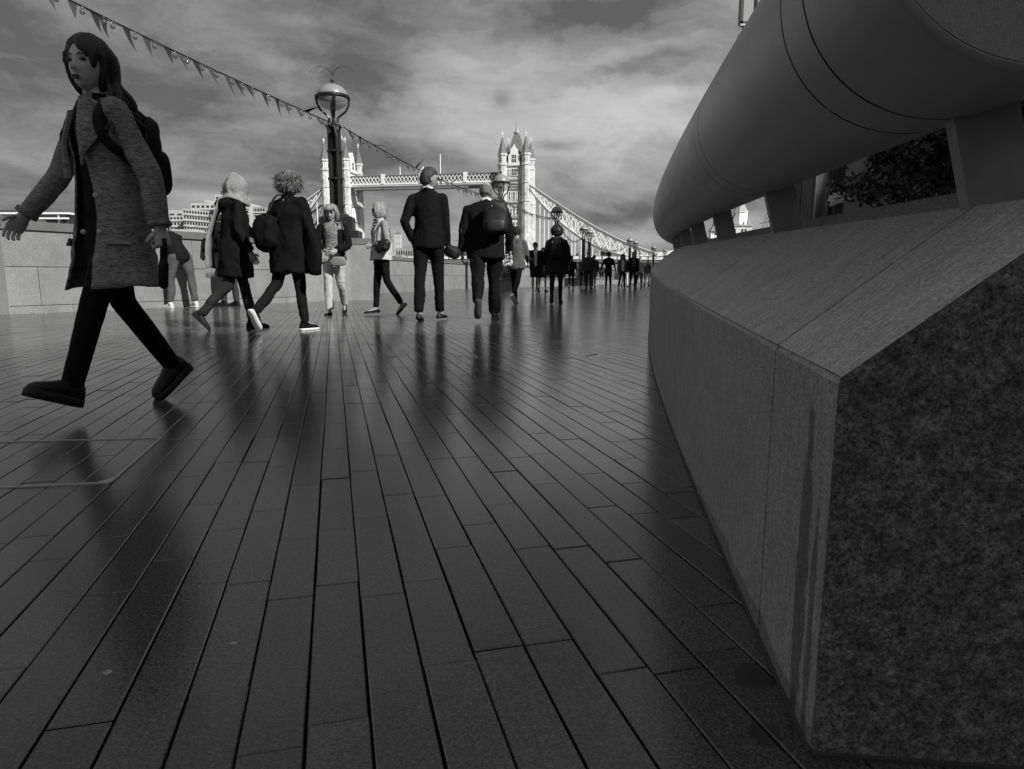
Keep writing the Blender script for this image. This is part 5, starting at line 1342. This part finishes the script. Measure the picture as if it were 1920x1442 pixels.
# ---- 4  woman in a pale headscarf and dark parka
def scarf():
    X, Y = feet_at(448, 617)
    f = Fig(X, Y, 62, 1.62, legs=(13, 5, 0, -13, 30, 48), arms=((30, 10, 62, -6), (-2, 12, 26, 6)), lean=6, hyaw=-18, hpitch=8, sh=.165)
    t = P_('woman in a pale headscarf and dark hooded parka walking away to the right', f); k = f.s
    make_body(t, f, .018); trousers(t, f, denim, .018, w=1.0, amp=.008, seed=5)
    def more(q):
        q.tube([rel(f, .10, -.05, .485), rel(f, .06, -.14, .44), rel(f, 0, -.17, .41), rel(f, -.06, -.14, .44), rel(f, -.10, -.05, .485)], [.04*k, .055*k, .06*k, .055*k, .04*k], 12)
    top(t, f, cloth(.007, .85, var=.2, vscale=7), 'parka', .018, hem=.34, w=1.18, d=1.22, flare=1.18, slv=1.22, cuff=1.1, seed=5, amp=.013, more=more)
    q = MB(); q.tube([rel(f, -.17, -.10, .16), rel(f, -.06, -.175, .13), rel(f, .06, -.175, .13), rel(f, .17, -.10, .16)], .006*k, 6); q.build('waist_cord', blk, t)
    shoes(t, f, soleB, soleB, 'boot')
    q = MB(); HT = f.HT
    q.sphere((0, 0, 0), (.095, .115, .135), 30, 22, fn=lambda p: V(p.x*(1-.25*max(0, p.z/.13)), p.y-.012-.03*max(0, p.z/.13), p.z+(.012 if p.z > 0 else 0))); q.v = [HT @ p for p in q.v]
    q.tube([f.HT @ V(0, -.02, -.06), f.N+f.sp*.01*k, f.N-f.sp*.03*k], [.088*k, .098*k, .12*k], 18)
    for j, a in enumerate((-.9, -.55, -.2, .15, .5, .85)):
        pts = [V(math.sin(a)*.075, .060-abs(a)*.03, .05-abs(a)*.05), V(math.sin(a)*.075, .02, .118-abs(a)*.035), V(math.sin(a)*.070, -.07, .105-abs(a)*.04), V(math.sin(a)*.075, -.128, .02), V(math.sin(a)*.070, -.115, -.07), V(math.sin(a+.5)*.08, -.09, -.13)]
        q.tube([HT @ c[0] for c in cat_([[p] for p in pts], 4)], .0105*k, 8)
    for j in range(4):
        zz = -.085-.022*j; rr2 = .085+.014*j
        ring = [HT @ V(math.sin(b)*rr2, math.cos(b)*rr2*1.05-.012, zz+.016*math.sin(b*2+j)) for b in [2*math.pi*i/16 for i in range(17)]]
        q.tube(ring, .0155*k, 8)
    union(q, 'headscarf', [scarfm], t, .012, amp=.009, seed=1, fr=9)
    q = MB(); rows = []
    for i in range(15):
        g = i/14; c = rel(f, .06, -.15-.10*math.sin(g*2.2), .52-.80*g); w = (.045+.02*g)*k; sx = f.RT*.75-f.FT*.66
        rows.append([c-sx*w, c-f.FT*.012*k, c+sx*w, c-f.FT*.026*k])
    q.loft(rows)
    for i in range(12):
        c = rel(f, .06, -.235, -.27)+(f.RT*.75-f.FT*.66)*(i/11-.5)*.125*k; q.tube([c, c-V(0, 0, .05)-f.FT*.01, c-V(.004, 0, .10)], [.004, .004, .002], 4)
    q.v = [warp(p, .010, 9, .4, 2) for p in q.v]; q.build('scarf_tail', scarfm, t, smooth=True)
scarf()
# ---- 5  grey curly haired walker in a long black coat
def curly():
    X, Y = feet_at(548, 620)
    f = Fig(X, Y, 26, 1.62, legs=(-13, 36, 60, 8, 2, 0), arms=((4, 12, 24, 8), (6, 17, 22, 12)), lean=5, hyaw=6, hpitch=5, sh=.17)
    t = P_('walker with puffy grey curly hair in a long black coat seen from behind', f); k = f.s
    make_body(t, f, .018); trousers(t, f, blk2, .018, w=1.02, amp=.009, seed=7)
    top(t, f, cloth(.006, .85, var=.2, vscale=6), 'coat', .018, hem=.30, w=1.24, d=1.15, flare=1.10, slv=1.28, cuff=1.2, seed=7, amp=.015, more=lambda q: (q.tube([rel(f, .07, 0, .50), rel(f, 0, -.07, .53), rel(f, -.07, 0, .50)], [.03*k]*3, 10)))
    shoes(t, f, blk, soleW, 'sneaker'); hair_bob(f, m_hair_g, t, seed=5, fringe=False, ln=.085); hair_curly(f, m_hair_g, t, (.128, .130, .112), (0, -.012, .010), seed=5, n=1300, th=.0026, Ls=(.015, .060), curl=.009)
    bt, C, T = pbag(f, (-.12, -.20, .10), (.15, .10, .20), 'rucksack', 'big slouchy black rucksack hanging on the back of the grey haired walker', 'rucksack', blk, seed=9, pw=.8, amp=.022)
    strap(bt, [rel(f, -.10, -.20, .30), rel(f, -.08, -.10, .50), rel(f, -.06, .03, .52)], nylon, .022, .006); strap(bt, [rel(f, .12, -.12, .45), rel(f, .02, -.165, .28), rel(f, -.05, -.20, .02)], nylon, .014, .005)
    # jacket carried over the far arm
    jt = thing('jacket', rel(f, .30, 0, .0), 'dark jacket hanging from the right arm of the grey haired walker', 'jacket')
    q = MB(); rows = []
    for i in range(10):
        g = i/9; c = rel(f, .30+.06*g, .02, .20-.52*g); w = (.05+.05*math.sin(math.pi*min(1, g*1.05)))*k
        rows.append(ellipse(c, f.RT, f.FT, w, .035*k, 12))
    q.loft(rows); q.v = [warp(p, .02, 8, .5, 5) for p in q.v]; q.build('cloth', cloth(.006, .85, var=.25, vscale=8), jt, smooth=True)
curly()
# ---- 6  blonde woman, black blazer, white trousers
def blonde():
    X, Y = feet_at(630, 590)
    f = Fig(X, Y, 176, 1.60, legs=(-8, 30, 34, 6, 2, 0), arms=((12, 16, 62, -38), (12, 16, 62, -38)), lean=2, hyaw=6, hpitch=16, sh=.170)
    t = P_('blonde woman in a black blazer and white trousers with hands folded', f); k = f.s
    make_body(t, f, .017, curls=(30, 30), palms=(f.R*.3-f.F, f.R*-.3-f.F)); trousers(t, f, cloth(.40, .85, var=.10, vscale=10), .017, w=1.06, amp=.010, seed=9, flare=1.12)
    top(t, f, cloth(.16, .85, var=.6, vscale=50), 'blouse', .018, hem=.10, w=.95, d=.95, sleeves=False, amp=.006)
    open_top(t, f, cloth(.006, .85), 'blazer', hem=.07, gap=.62, gap_top=.55, gap_low=.75, w=1.10, d=1.10, flare=1.05, slv=1.12, cuff=1.05, seed=4)
    shoes(t, f, blk, soleB, 'flat'); hair_bob(f, m_hair_l, t, seed=2)
    bt, C, T = pbag(f, (-.10, .20, -.09), (.115, .045, .072), 'shoulder_bag', 'small grey crossbody bag at the hip of the blonde woman', 'handbag', grey_bag, seed=1, pw=.5, amp=.002)
    strap(bt, [rel(f, -.20, .17, -.03), rel(f, -.215, .08, .12), rel(f, -.17, .06, .42), rel(f, -.11, .0, .52)], grey_bag, .008, .003); strap(bt, [rel(f, 0, .20, -.05), rel(f, .02, .19, .04)], m_trim, .006, .003)
    q = MB(); p = rel(f, .012, .225, -.035); q.sphere(p, .012, 8, 6); q.tube([p, p-V(0, 0, .05)], .005, 5); q.tube([p-V(.02, 0, .02), p+V(.02, 0, -.02)], .004, 5); q.build('charm', m_trim, bt)
blonde()
# ---- 7  woman with a bob, sunglasses, pale vest and striped top
def stripes():
    X, Y = feet_at(718, 590)
    f = Fig(X, Y, -62+180+120, 1.60, legs=(14, 2, 2, -17, 22, 44), arms=((0, 14, 88, -12), (-8, 10, 12, 2)), lean=1, hyaw=28, hpitch=3, sh=.17)
    f = Fig(X, Y, -122, 1.61, legs=(-7, 26, 42, 6, 1, 2), arms=((-4, 18, 76, -22), (-10, 6, 8, 2)), lean=0, hyaw=30, hpitch=2, sh=.17)
    t = P_('woman with a blonde bob, sunglasses, pale vest and striped top walking left', f); k = f.s
    make_body(t, f, .017, curls=(35, 20), grips=(True, False)); trousers(t, f, blk, .017, w=.96, amp=.006, seed=12, hem=.97)
    sm = bpy.data.materials.new('striped_jersey'); sm.use_nodes = True; nt = sm.node_tree; b = nt.nodes['Principled BSDF']; b.inputs['Roughness'].default_value = .85
    g = nt.nodes.new('ShaderNodeNewGeometry'); sx = nt.nodes.new('ShaderNodeSeparateXYZ'); nt.links.new(g.outputs['Position'], sx.inputs[0])
    m1 = nt.nodes.new('ShaderNodeMath'); m1.operation = 'MULTIPLY'; m1.inputs[1].default_value = 1/.040; nt.links.new(sx.outputs[2], m1.inputs[0])
    m2 = nt.nodes.new('ShaderNodeMath'); m2.operation = 'FRACT'; nt.links.new(m1.outputs[0], m2.inputs[0])
    m3 = nt.nodes.new('ShaderNodeMath'); m3.operation = 'GREATER_THAN'; m3.inputs[1].default_value = .5; nt.links.new(m2.outputs[0], m3.inputs[0])
    m4 = nt.nodes.new('ShaderNodeMath'); m4.operation = 'MULTIPLY_ADD'; m4.inputs[1].default_value = .6; m4.inputs[2].default_value = .02; nt.links.new(m3.outputs[0], m4.inputs[0]); nt.links.new(m4.outputs[0], b.inputs['Base Color'])
    top(t, f, sm, 'striped_top', .016, hem=.02, w=.98, d=1.0, sleeves=False, amp=.004)
    q = MB()
    for sj, el, wr, dd, sd in f.arms: q.sphere(sj, .060*k, 12, 8); q.tube([sj-f.RT*sd*.03, sj, el, wr-dd*.02], [.056*k, .058*k, .050*k, .040*k], 14)
    q.v = [warp(p, .006, 10) for p in q.v]; q.build('sleeves', cloth(.22, .9, var=.2, vscale=30), t, smooth=True)
    open_top(t, f, cloth(.40, .8, var=.06, bump=.3, bscale=40), 'vest', hem=.10, gap=.34, gap_top=.5, gap_low=.1, w=1.14, d=1.2, flare=1.06, sleeves=False, seed=8, amp=.010, th=.02)
    q = MB(); q.tube([rel(f, .05, .08, .49), rel(f, .085, .0, .52), rel(f, 0, -.09, .53), rel(f, -.085, .0, .52), rel(f, -.05, .08, .49)], [(.032, .014)]*5, 10, up=tuple(f.sp)); q.build('collar', cloth(.40, .8, var=.06, bump=.3, bscale=40), t, smooth=True)
    shoes(t, f, blk, soleB, 'flat'); hair_bob(f, m_hair_l, t, seed=6, fringe=False)
    q = MB()
    for s_ in (-1, 1): q.sphere((s_*.030, .088, .010), (.024, .008, .018), 14, 8); q.tube([(s_*.05, .084, .014), (s_*.076, .0, .012)], .003, 5)
    q.tube([(-.01, .092, .014), (.01, .092, .014)], .003, 5); q.v = [f.HT @ p for p in q.v]; q.build('sunglasses', M('sunglass', .006, .12, spec=.8), t, smooth=True)
    bt, C, T = pbag(f, (-.24, .07, .10), (.16, .085, .085), 'handbag', 'slouchy black leather handbag on the arm of the woman in the pale vest', 'handbag', leather, seed=3, pw=.7, amp=.018, up=V(0, 0, 1))
    strap(bt, [rel(f, -.28, .17, .16), rel(f, -.21, .13, .32), rel(f, -.165, .03, .475), rel(f, -.18, -.07, .36), rel(f, -.28, -.05, .16)], leather, .010, .006)
stripes()
# ---- 8  man in a dark suit, hand in pocket, looking right
def suit1():
    X, Y = feet_at(806, 601)
    f = Fig(X, Y, 8, 1.90, legs=(-7, 4, 8, 9, 2, 0), arms=((-16, 17, 20, -16), (2, 5, 10, 2)), lean=1, hyaw=48, hpitch=10, sh=.172, hip=.09, bulk=.95, twist=-4)
    t = P_('tall man in a dark suit with one hand in his pocket, head turned right', f); k = f.s
    make_body(t, f, .018, curls=(20, 35), grips=(False, True)); trousers(t, f, suit, .018, w=1.10, amp=.010, seed=20)
    def more(q): q.tube([rel(f, .08, .02, .495), rel(f, 0, -.075, .525), rel(f, -.08, .02, .495)], [.022*k]*3, 10)
    top(t, f, suit, 'suit_jacket', .018, hem=.13, w=1.08, d=1.05, flare=1.03, slv=1.1, seed=21, amp=.008, more=more, shw=1.05)
    q = MB(); q.tube([f.N+f.sp*.0*k, f.N+f.sp*.045*k], [.066*k, .060*k], 18); q.build('shirt_collar', white_c, t, smooth=True)
    shoes(t, f, leather, soleB, 'flat'); hair_shell(f, m_hair_d, t, 'short', seed=8)
    bt, C, T = pbag(f, (.27, .02, -.16), (.10, .06, .07), 'bag', 'small black bag held low by the suited man looking right', 'bag', nylon, seed=2, pw=.75, amp=.012, rot=.5)
    strap(bt, [rel(f, .20, .02, -.10), f.arms[1][2]+f.arms[1][3]*.09, rel(f, .30, .02, -.10)], nylon, .008, .005)
suit1()
# ---- 9  bald man in a dark jacket with a backpack on one shoulder
def bald():
    X, Y = feet_at(912, 600)
    f = Fig(X, Y, -2, 1.78, legs=(-20, 30, 64, 9, 1, 0), arms=((-4, 12, 4, 4), (4, 16, 20, 2)), lean=5, hyaw=14, hpitch=22, sh=.215, hip=.10, bulk=1.16)
    t = P_('stout bald man in a dark jacket seen from behind beside the tall suited man', f); k = f.s
    make_body(t, f, .018); trousers(t, f, cloth(.0065, .85, var=.2, vscale=6), .018, w=1.28, amp=.013, seed=30)
    top(t, f, cloth(.007, .85, var=.2, vscale=8), 'jacket', .018, hem=.17, w=1.12, d=1.12, flare=1.08, slv=1.25, cuff=1.15, seed=31, amp=.012, shw=1.05, more=lambda q: q.tube([rel(f, .09, .02, .495), rel(f, 0, -.08, .52), rel(f, -.09, .02, .495)], [.024*k]*3, 10))
    q = MB(); q.tube([f.N+f.sp*.0*k, f.N+f.sp*.05*k], [.074*k, .068*k], 18); q.build('shirt_collar', white_c, t, smooth=True)
    el = f.arms[0][1]; q = MB(); q.sphere(el+f.F*-.035*k-f.R*.012, (.036*k, .030*k, .062*k), 16, 10); q.build('elbow_patch', cloth(.04, .8), t, smooth=True)
    shoes(t, f, soleB, cloth(.05, .7), 'sneaker'); hair_shell(f, M('cropped_hair', .10, .8, var=.15, vscale=200), t, 'receding', seed=1)
    bt, C, T = pbag(f, (.12, -.24, .28), (.15, .10, .20), 'backpack', 'black backpack slung on the right shoulder of the bald man', 'backpack', cloth(.009, .6, spec=.3), seed=7, pw=.65, amp=.012)
    strap(bt, [rel(f, .10, -.20, .44), rel(f, .12, -.06, .535), rel(f, .13, .10, .48), rel(f, .16, .14, .32), rel(f, .2, .02, .18), rel(f, .2, -.16, .14)], nylon, .025, .006, up=-f.FT)
    q = MB(); fn = lambda p: V(*[math.copysign(abs(v/r)**.6*r, v) for v, r in zip(p, (.11, .035, .075))]); q.sphere((0, 0, 0), (.11, .035, .075), 20, 14, fn=fn); q.v = [C+(T @ (p+V(0, -.10, -.10)))*k for p in q.v]; q.build('front_pocket', leather, bt, smooth=True)
    q = MB(); p = C+(T @ V(-.05, -.12, .12))*k; q.sphere(p, .008, 6, 4); q.build('zip_pull', m_trim, bt)
bald()
# ---- 10  woman with a sequined bag
def sequin():
    X, Y = feet_at(968, 570)
    f = Fig(X, Y, 20, 1.60, legs=(12, 2, 0, -20, 24, 40), arms=((0, 10, 20, 4), (10, 12, 50, -10)), lean=3, hyaw=-10, sh=.165)
    t = P_('woman in a grey cardigan and sunglasses half hidden behind the bald man', f); k = f.s
    make_body(t, f, .024, fine=False); trousers(t, f, blk, .024, w=1.0, seed=40); top(t, f, mgrey, 'cardigan', .022, hem=.16, w=1.15, d=1.1, flare=1.1, slv=1.3, seed=41, amp=.012)
    shoes(t, f, cream, soleW, 'sneaker'); hair_curly(f, m_hair_d, t, (.09, .105, .105), (0, -.02, .02), seed=6, n=120)
    sq = M('sequins', .25, .35, var=1.2, vscale=45, speck=1.0, speck_s=60, bump=.8, bscale=60)
    bt, C, T = pbag(f, (-.16, -.20, .02), (.15, .05, .14), 'tote_bag', 'glittering sequined tote bag behind the woman in the grey cardigan', 'bag', sq, seed=3, pw=.6)
    strap(bt, [rel(f, -.20, -.18, .14), rel(f, -.02, -.15, .36), rel(f, .12, .0, .52)], nylon, .012, .004)
sequin()
# ---- 11  man in shorts reading his phone, and a second walker behind him
def phone():
    X, Y = feet_at(1003, 551)
    f = Fig(X, Y, 174, 1.72, legs=(-10, 14, 14, 8, 2, 0), arms=((-6, 14, 20, 4), (8, 16, 100, -26)), lean=2, hyaw=4, hpitch=26, sh=.19)
    t = P_('man in a dark jacket and shorts walking this way reading his phone', f); k = f.s
    make_body(t, f, .024, fine=False, bare=True); trousers(t, f, char, .024, w=1.1, hem=-.12, name='shorts'); top(t, f, white_c, 'shirt', .024, hem=.05, w=.95, d=.95, sleeves=False)
    open_top(t, f, blk, 'jacket', hem=.10, gap=.34, gap_top=.4, w=1.08, d=1.1, slv=1.2); shoes(t, f, white_c, soleW, 'sneaker'); hair_shell(f, m_hair_d, t, 'short', seed=4)
    h = f.arms[1][2]+f.arms[1][3]*.1; pt = thing('phone', h, 'small dark phone in the raised hand of the man in shorts', 'phone'); q = MB(); q.box(-.035, .035, -.005, .005, -.06, .08); q.v = [h+p for p in q.v]; q.build('case', soleB, pt)
    q = MB(); q.box(-.031, .031, .005, .007, -.054, .074); q.v = [h+p for p in q.v]; q.build('screen', m_win, pt)
    X, Y = feet_at(1010, 547.5)
    f = Fig(X+.15, Y, 168, 1.66, legs=(10, 4, 0, -12, 16, 20), arms=((6, 8, 14, 2), (-8, 12, 14, 4)), sh=.18)
    t = P_('walker in shorts mostly hidden behind the man reading his phone', f); make_body(t, f, .03, fine=False, bare=True); trousers(t, f, dgrey, .03, hem=-.1, name='shorts'); top(t, f, char, 'jacket', .03, hem=.1, w=1.1, slv=1.2); shoes(t, f, soleB, soleB, 'sneaker'); hair_shell(f, m_hair_d, t, 'short', seed=5)
phone()
# ---- 12  woman with a dark afro, parka and backpack
def afro():
    X, Y = feet_at(1043, 569)
    f = Fig(X, Y, 6, 1.62, legs=(-18, 26, 62, 7, 1, 0), arms=((-2, 15, 12, 6), (2, 15, 14, 6)), lean=3, hpitch=6, sh=.17)
    t = P_('curly haired woman in a flared dark parka with a backpack seen from behind', f); k = f.s
    make_body(t, f, .022, skin=m_skin_d, fine=False); trousers(t, f, blk, .022, w=.92, seed=50)
    top(t, f, cloth(.013, .85, var=.2, vscale=6), 'parka', .02, hem=.28, w=1.22, d=1.2, flare=1.3, slv=1.3, cuff=1.25, seed=51, amp=.012, more=lambda q: q.tube([rel(f, .12, 0, .49), rel(f, .06, -.11, .47), rel(f, 0, -.13, .45), rel(f, -.06, -.11, .47), rel(f, -.12, 0, .49)], [.045*k]*5, 12))
    shoes(t, f, blk, dgrey, 'sneaker'); hair_curly(f, m_hair_b, t, (.135, .135, .135), (0, -.015, .025), seed=9, n=360, th=.0055)
    bt, C, T = pbag(f, (.01, -.215, .25), (.135, .075, .19), 'backpack', 'dark backpack worn by the curly haired woman in the flared parka', 'backpack', cloth(.016, .6), seed=8, pw=.6)
    for sd in (-1, 1): strap(bt, [rel(f, sd*.08, -.16, .42), rel(f, sd*.10, -.04, .53), rel(f, sd*.12, .12, .42)], nylon, .02, .006)
    q = MB(); q.sphere(rel(f, -.09, -.28, .40), .010, 6, 4); q.build('badge', m_trim, bt)
afro()
# ---- farther walkers
def far(px, py, H, yaw, label, topm, legm, hem=.08, hair='short', hm=None, legs=(14, 3, 0, -16, 20, 24), arms=((-8, 8, 6, 4), (10, 8, 20, 2)), vox=.032, w=1.08, shoe=None, skirt=False, pitch=5, hd=None, open_=None, bag=None):
    X, Y = feet_at(px, py); f = Fig(X, Y, yaw, H, legs=legs, arms=arms, hpitch=pitch, sh=.175)
    t = P_(label, f); make_body(t, f, vox, fine=False); trousers(t, f, legm, vox, seed=px); 
    if open_: top(t, f, open_, 'shirt', vox, hem=.05, w=.95, sleeves=False); open_top(t, f, topm, 'jacket', hem=hem, gap=.4, w=w, slv=1.15)
    else: top(t, f, topm, 'jacket', vox, hem=hem, w=w, slv=1.2, seed=px)
    shoes(t, f, shoe or soleB, shoe or soleB, 'sneaker')
    if hair == 'curly': hair_curly(f, hm or m_hair_d, t, (.10, .11, .11), n=60, seed=px)
    elif hair == 'bob': hair_bob(f, hm or m_hair_d, t, seed=px, ln=.17)
    else: hair_shell(f, hm or m_hair_d, t, hair, seed=px)
    if bag: 
        c, r, lb, mt, nm = bag; pbag(f, c, r, nm, lb, 'bag', mt, seed=px, pw=.65)
    return f
far(1071, 541, 1.62, 10, 'walker in black almost hidden to the right of the flared parka', blk, blk, arms=((-8, 8, 6, 4), (0, 10, 70, 6)), legs=(-16, 20, 40, 10, 2, 0), shoe=cream)
far(1103, 543.5, 1.74, 4, 'man in a dark hooded jacket walking away below the nearer lamp pair', dgrey, char, hem=.12, w=1.15, hm=m_hair_g)
far(1113, 540, 1.72, 12, 'man in grey just behind the right shoulder of the hooded jacket man', dgrey, mgrey, hem=.10, shoe=cream)
far(1093, 541, 1.62, -6, 'shorter walker in grey left of the hooded jacket man', mgrey, dgrey, hem=.08, shoe=white_c)
far(1140, 544, 1.63, 2, 'woman in fitted black with her hair up walking away in the middle distance', blk, blk2, hem=.14, w=.98, legs=(7, 2, 0, -9, 10, 14), arms=((-4, 20, 4, 14), (2, 20, 8, 14)), hair='curly')
far(1166, 542.5, 1.62, 176, 'long haired woman in a pale top walking this way with a shopping bag', mgrey, char, hem=.10, hair='bob', open_=cream, w=1.1, bag=((.27, .05, -.28), (.13, .05, .17), 'pale plastic carrier bag carried by the long haired woman', white_c, 'carrier_bag'), shoe=tan)
far(1172, 538.5, 1.60, 170, 'walker in pale trousers partly behind the woman with the carrier bag', dgrey, cream, hem=.06)
far(1186, 542.5, 1.74, 184, 'grey haired man in a dark open jacket with a chest bag walking this way', blk, blk2, hem=.12, hm=m_hair_g, open_=mgrey, w=1.15, bag=((.0, .18, .14), (.10, .05, .12), 'patterned bag on the chest of the grey haired man', dgrey, 'chest_bag'))
far(1198, 537.5, 1.74, 178, 'dark figure just right of the grey haired man in the small crowd', char, blk2, hem=.15, bag=((.24, .0, -.30), (.07, .04, .16), 'slim pale bag hanging beside the dark figure in the crowd', cream, 'carrier_bag'))
far(1206, 534, 1.68, 5, 'far walker in black between the two groups of the crowd', dgrey, blk2)
far(1213, 536.5, 1.64, 176, 'far walker in pale trousers and dark top near the sloping wall', mgrey, cream, hem=.08)
far(1219, 533.5, 1.70, -4, 'far dark walker closest to the edge of the sloping wall', char, blk)
far(1180, 532, 1.66, 3, 'small distant walker behind the crowd left of the thin lamp', char, dgrey)
far(1128, 532.8, 1.68, 5, 'small distant walker by the far railing', dgrey, blk)
finalize()
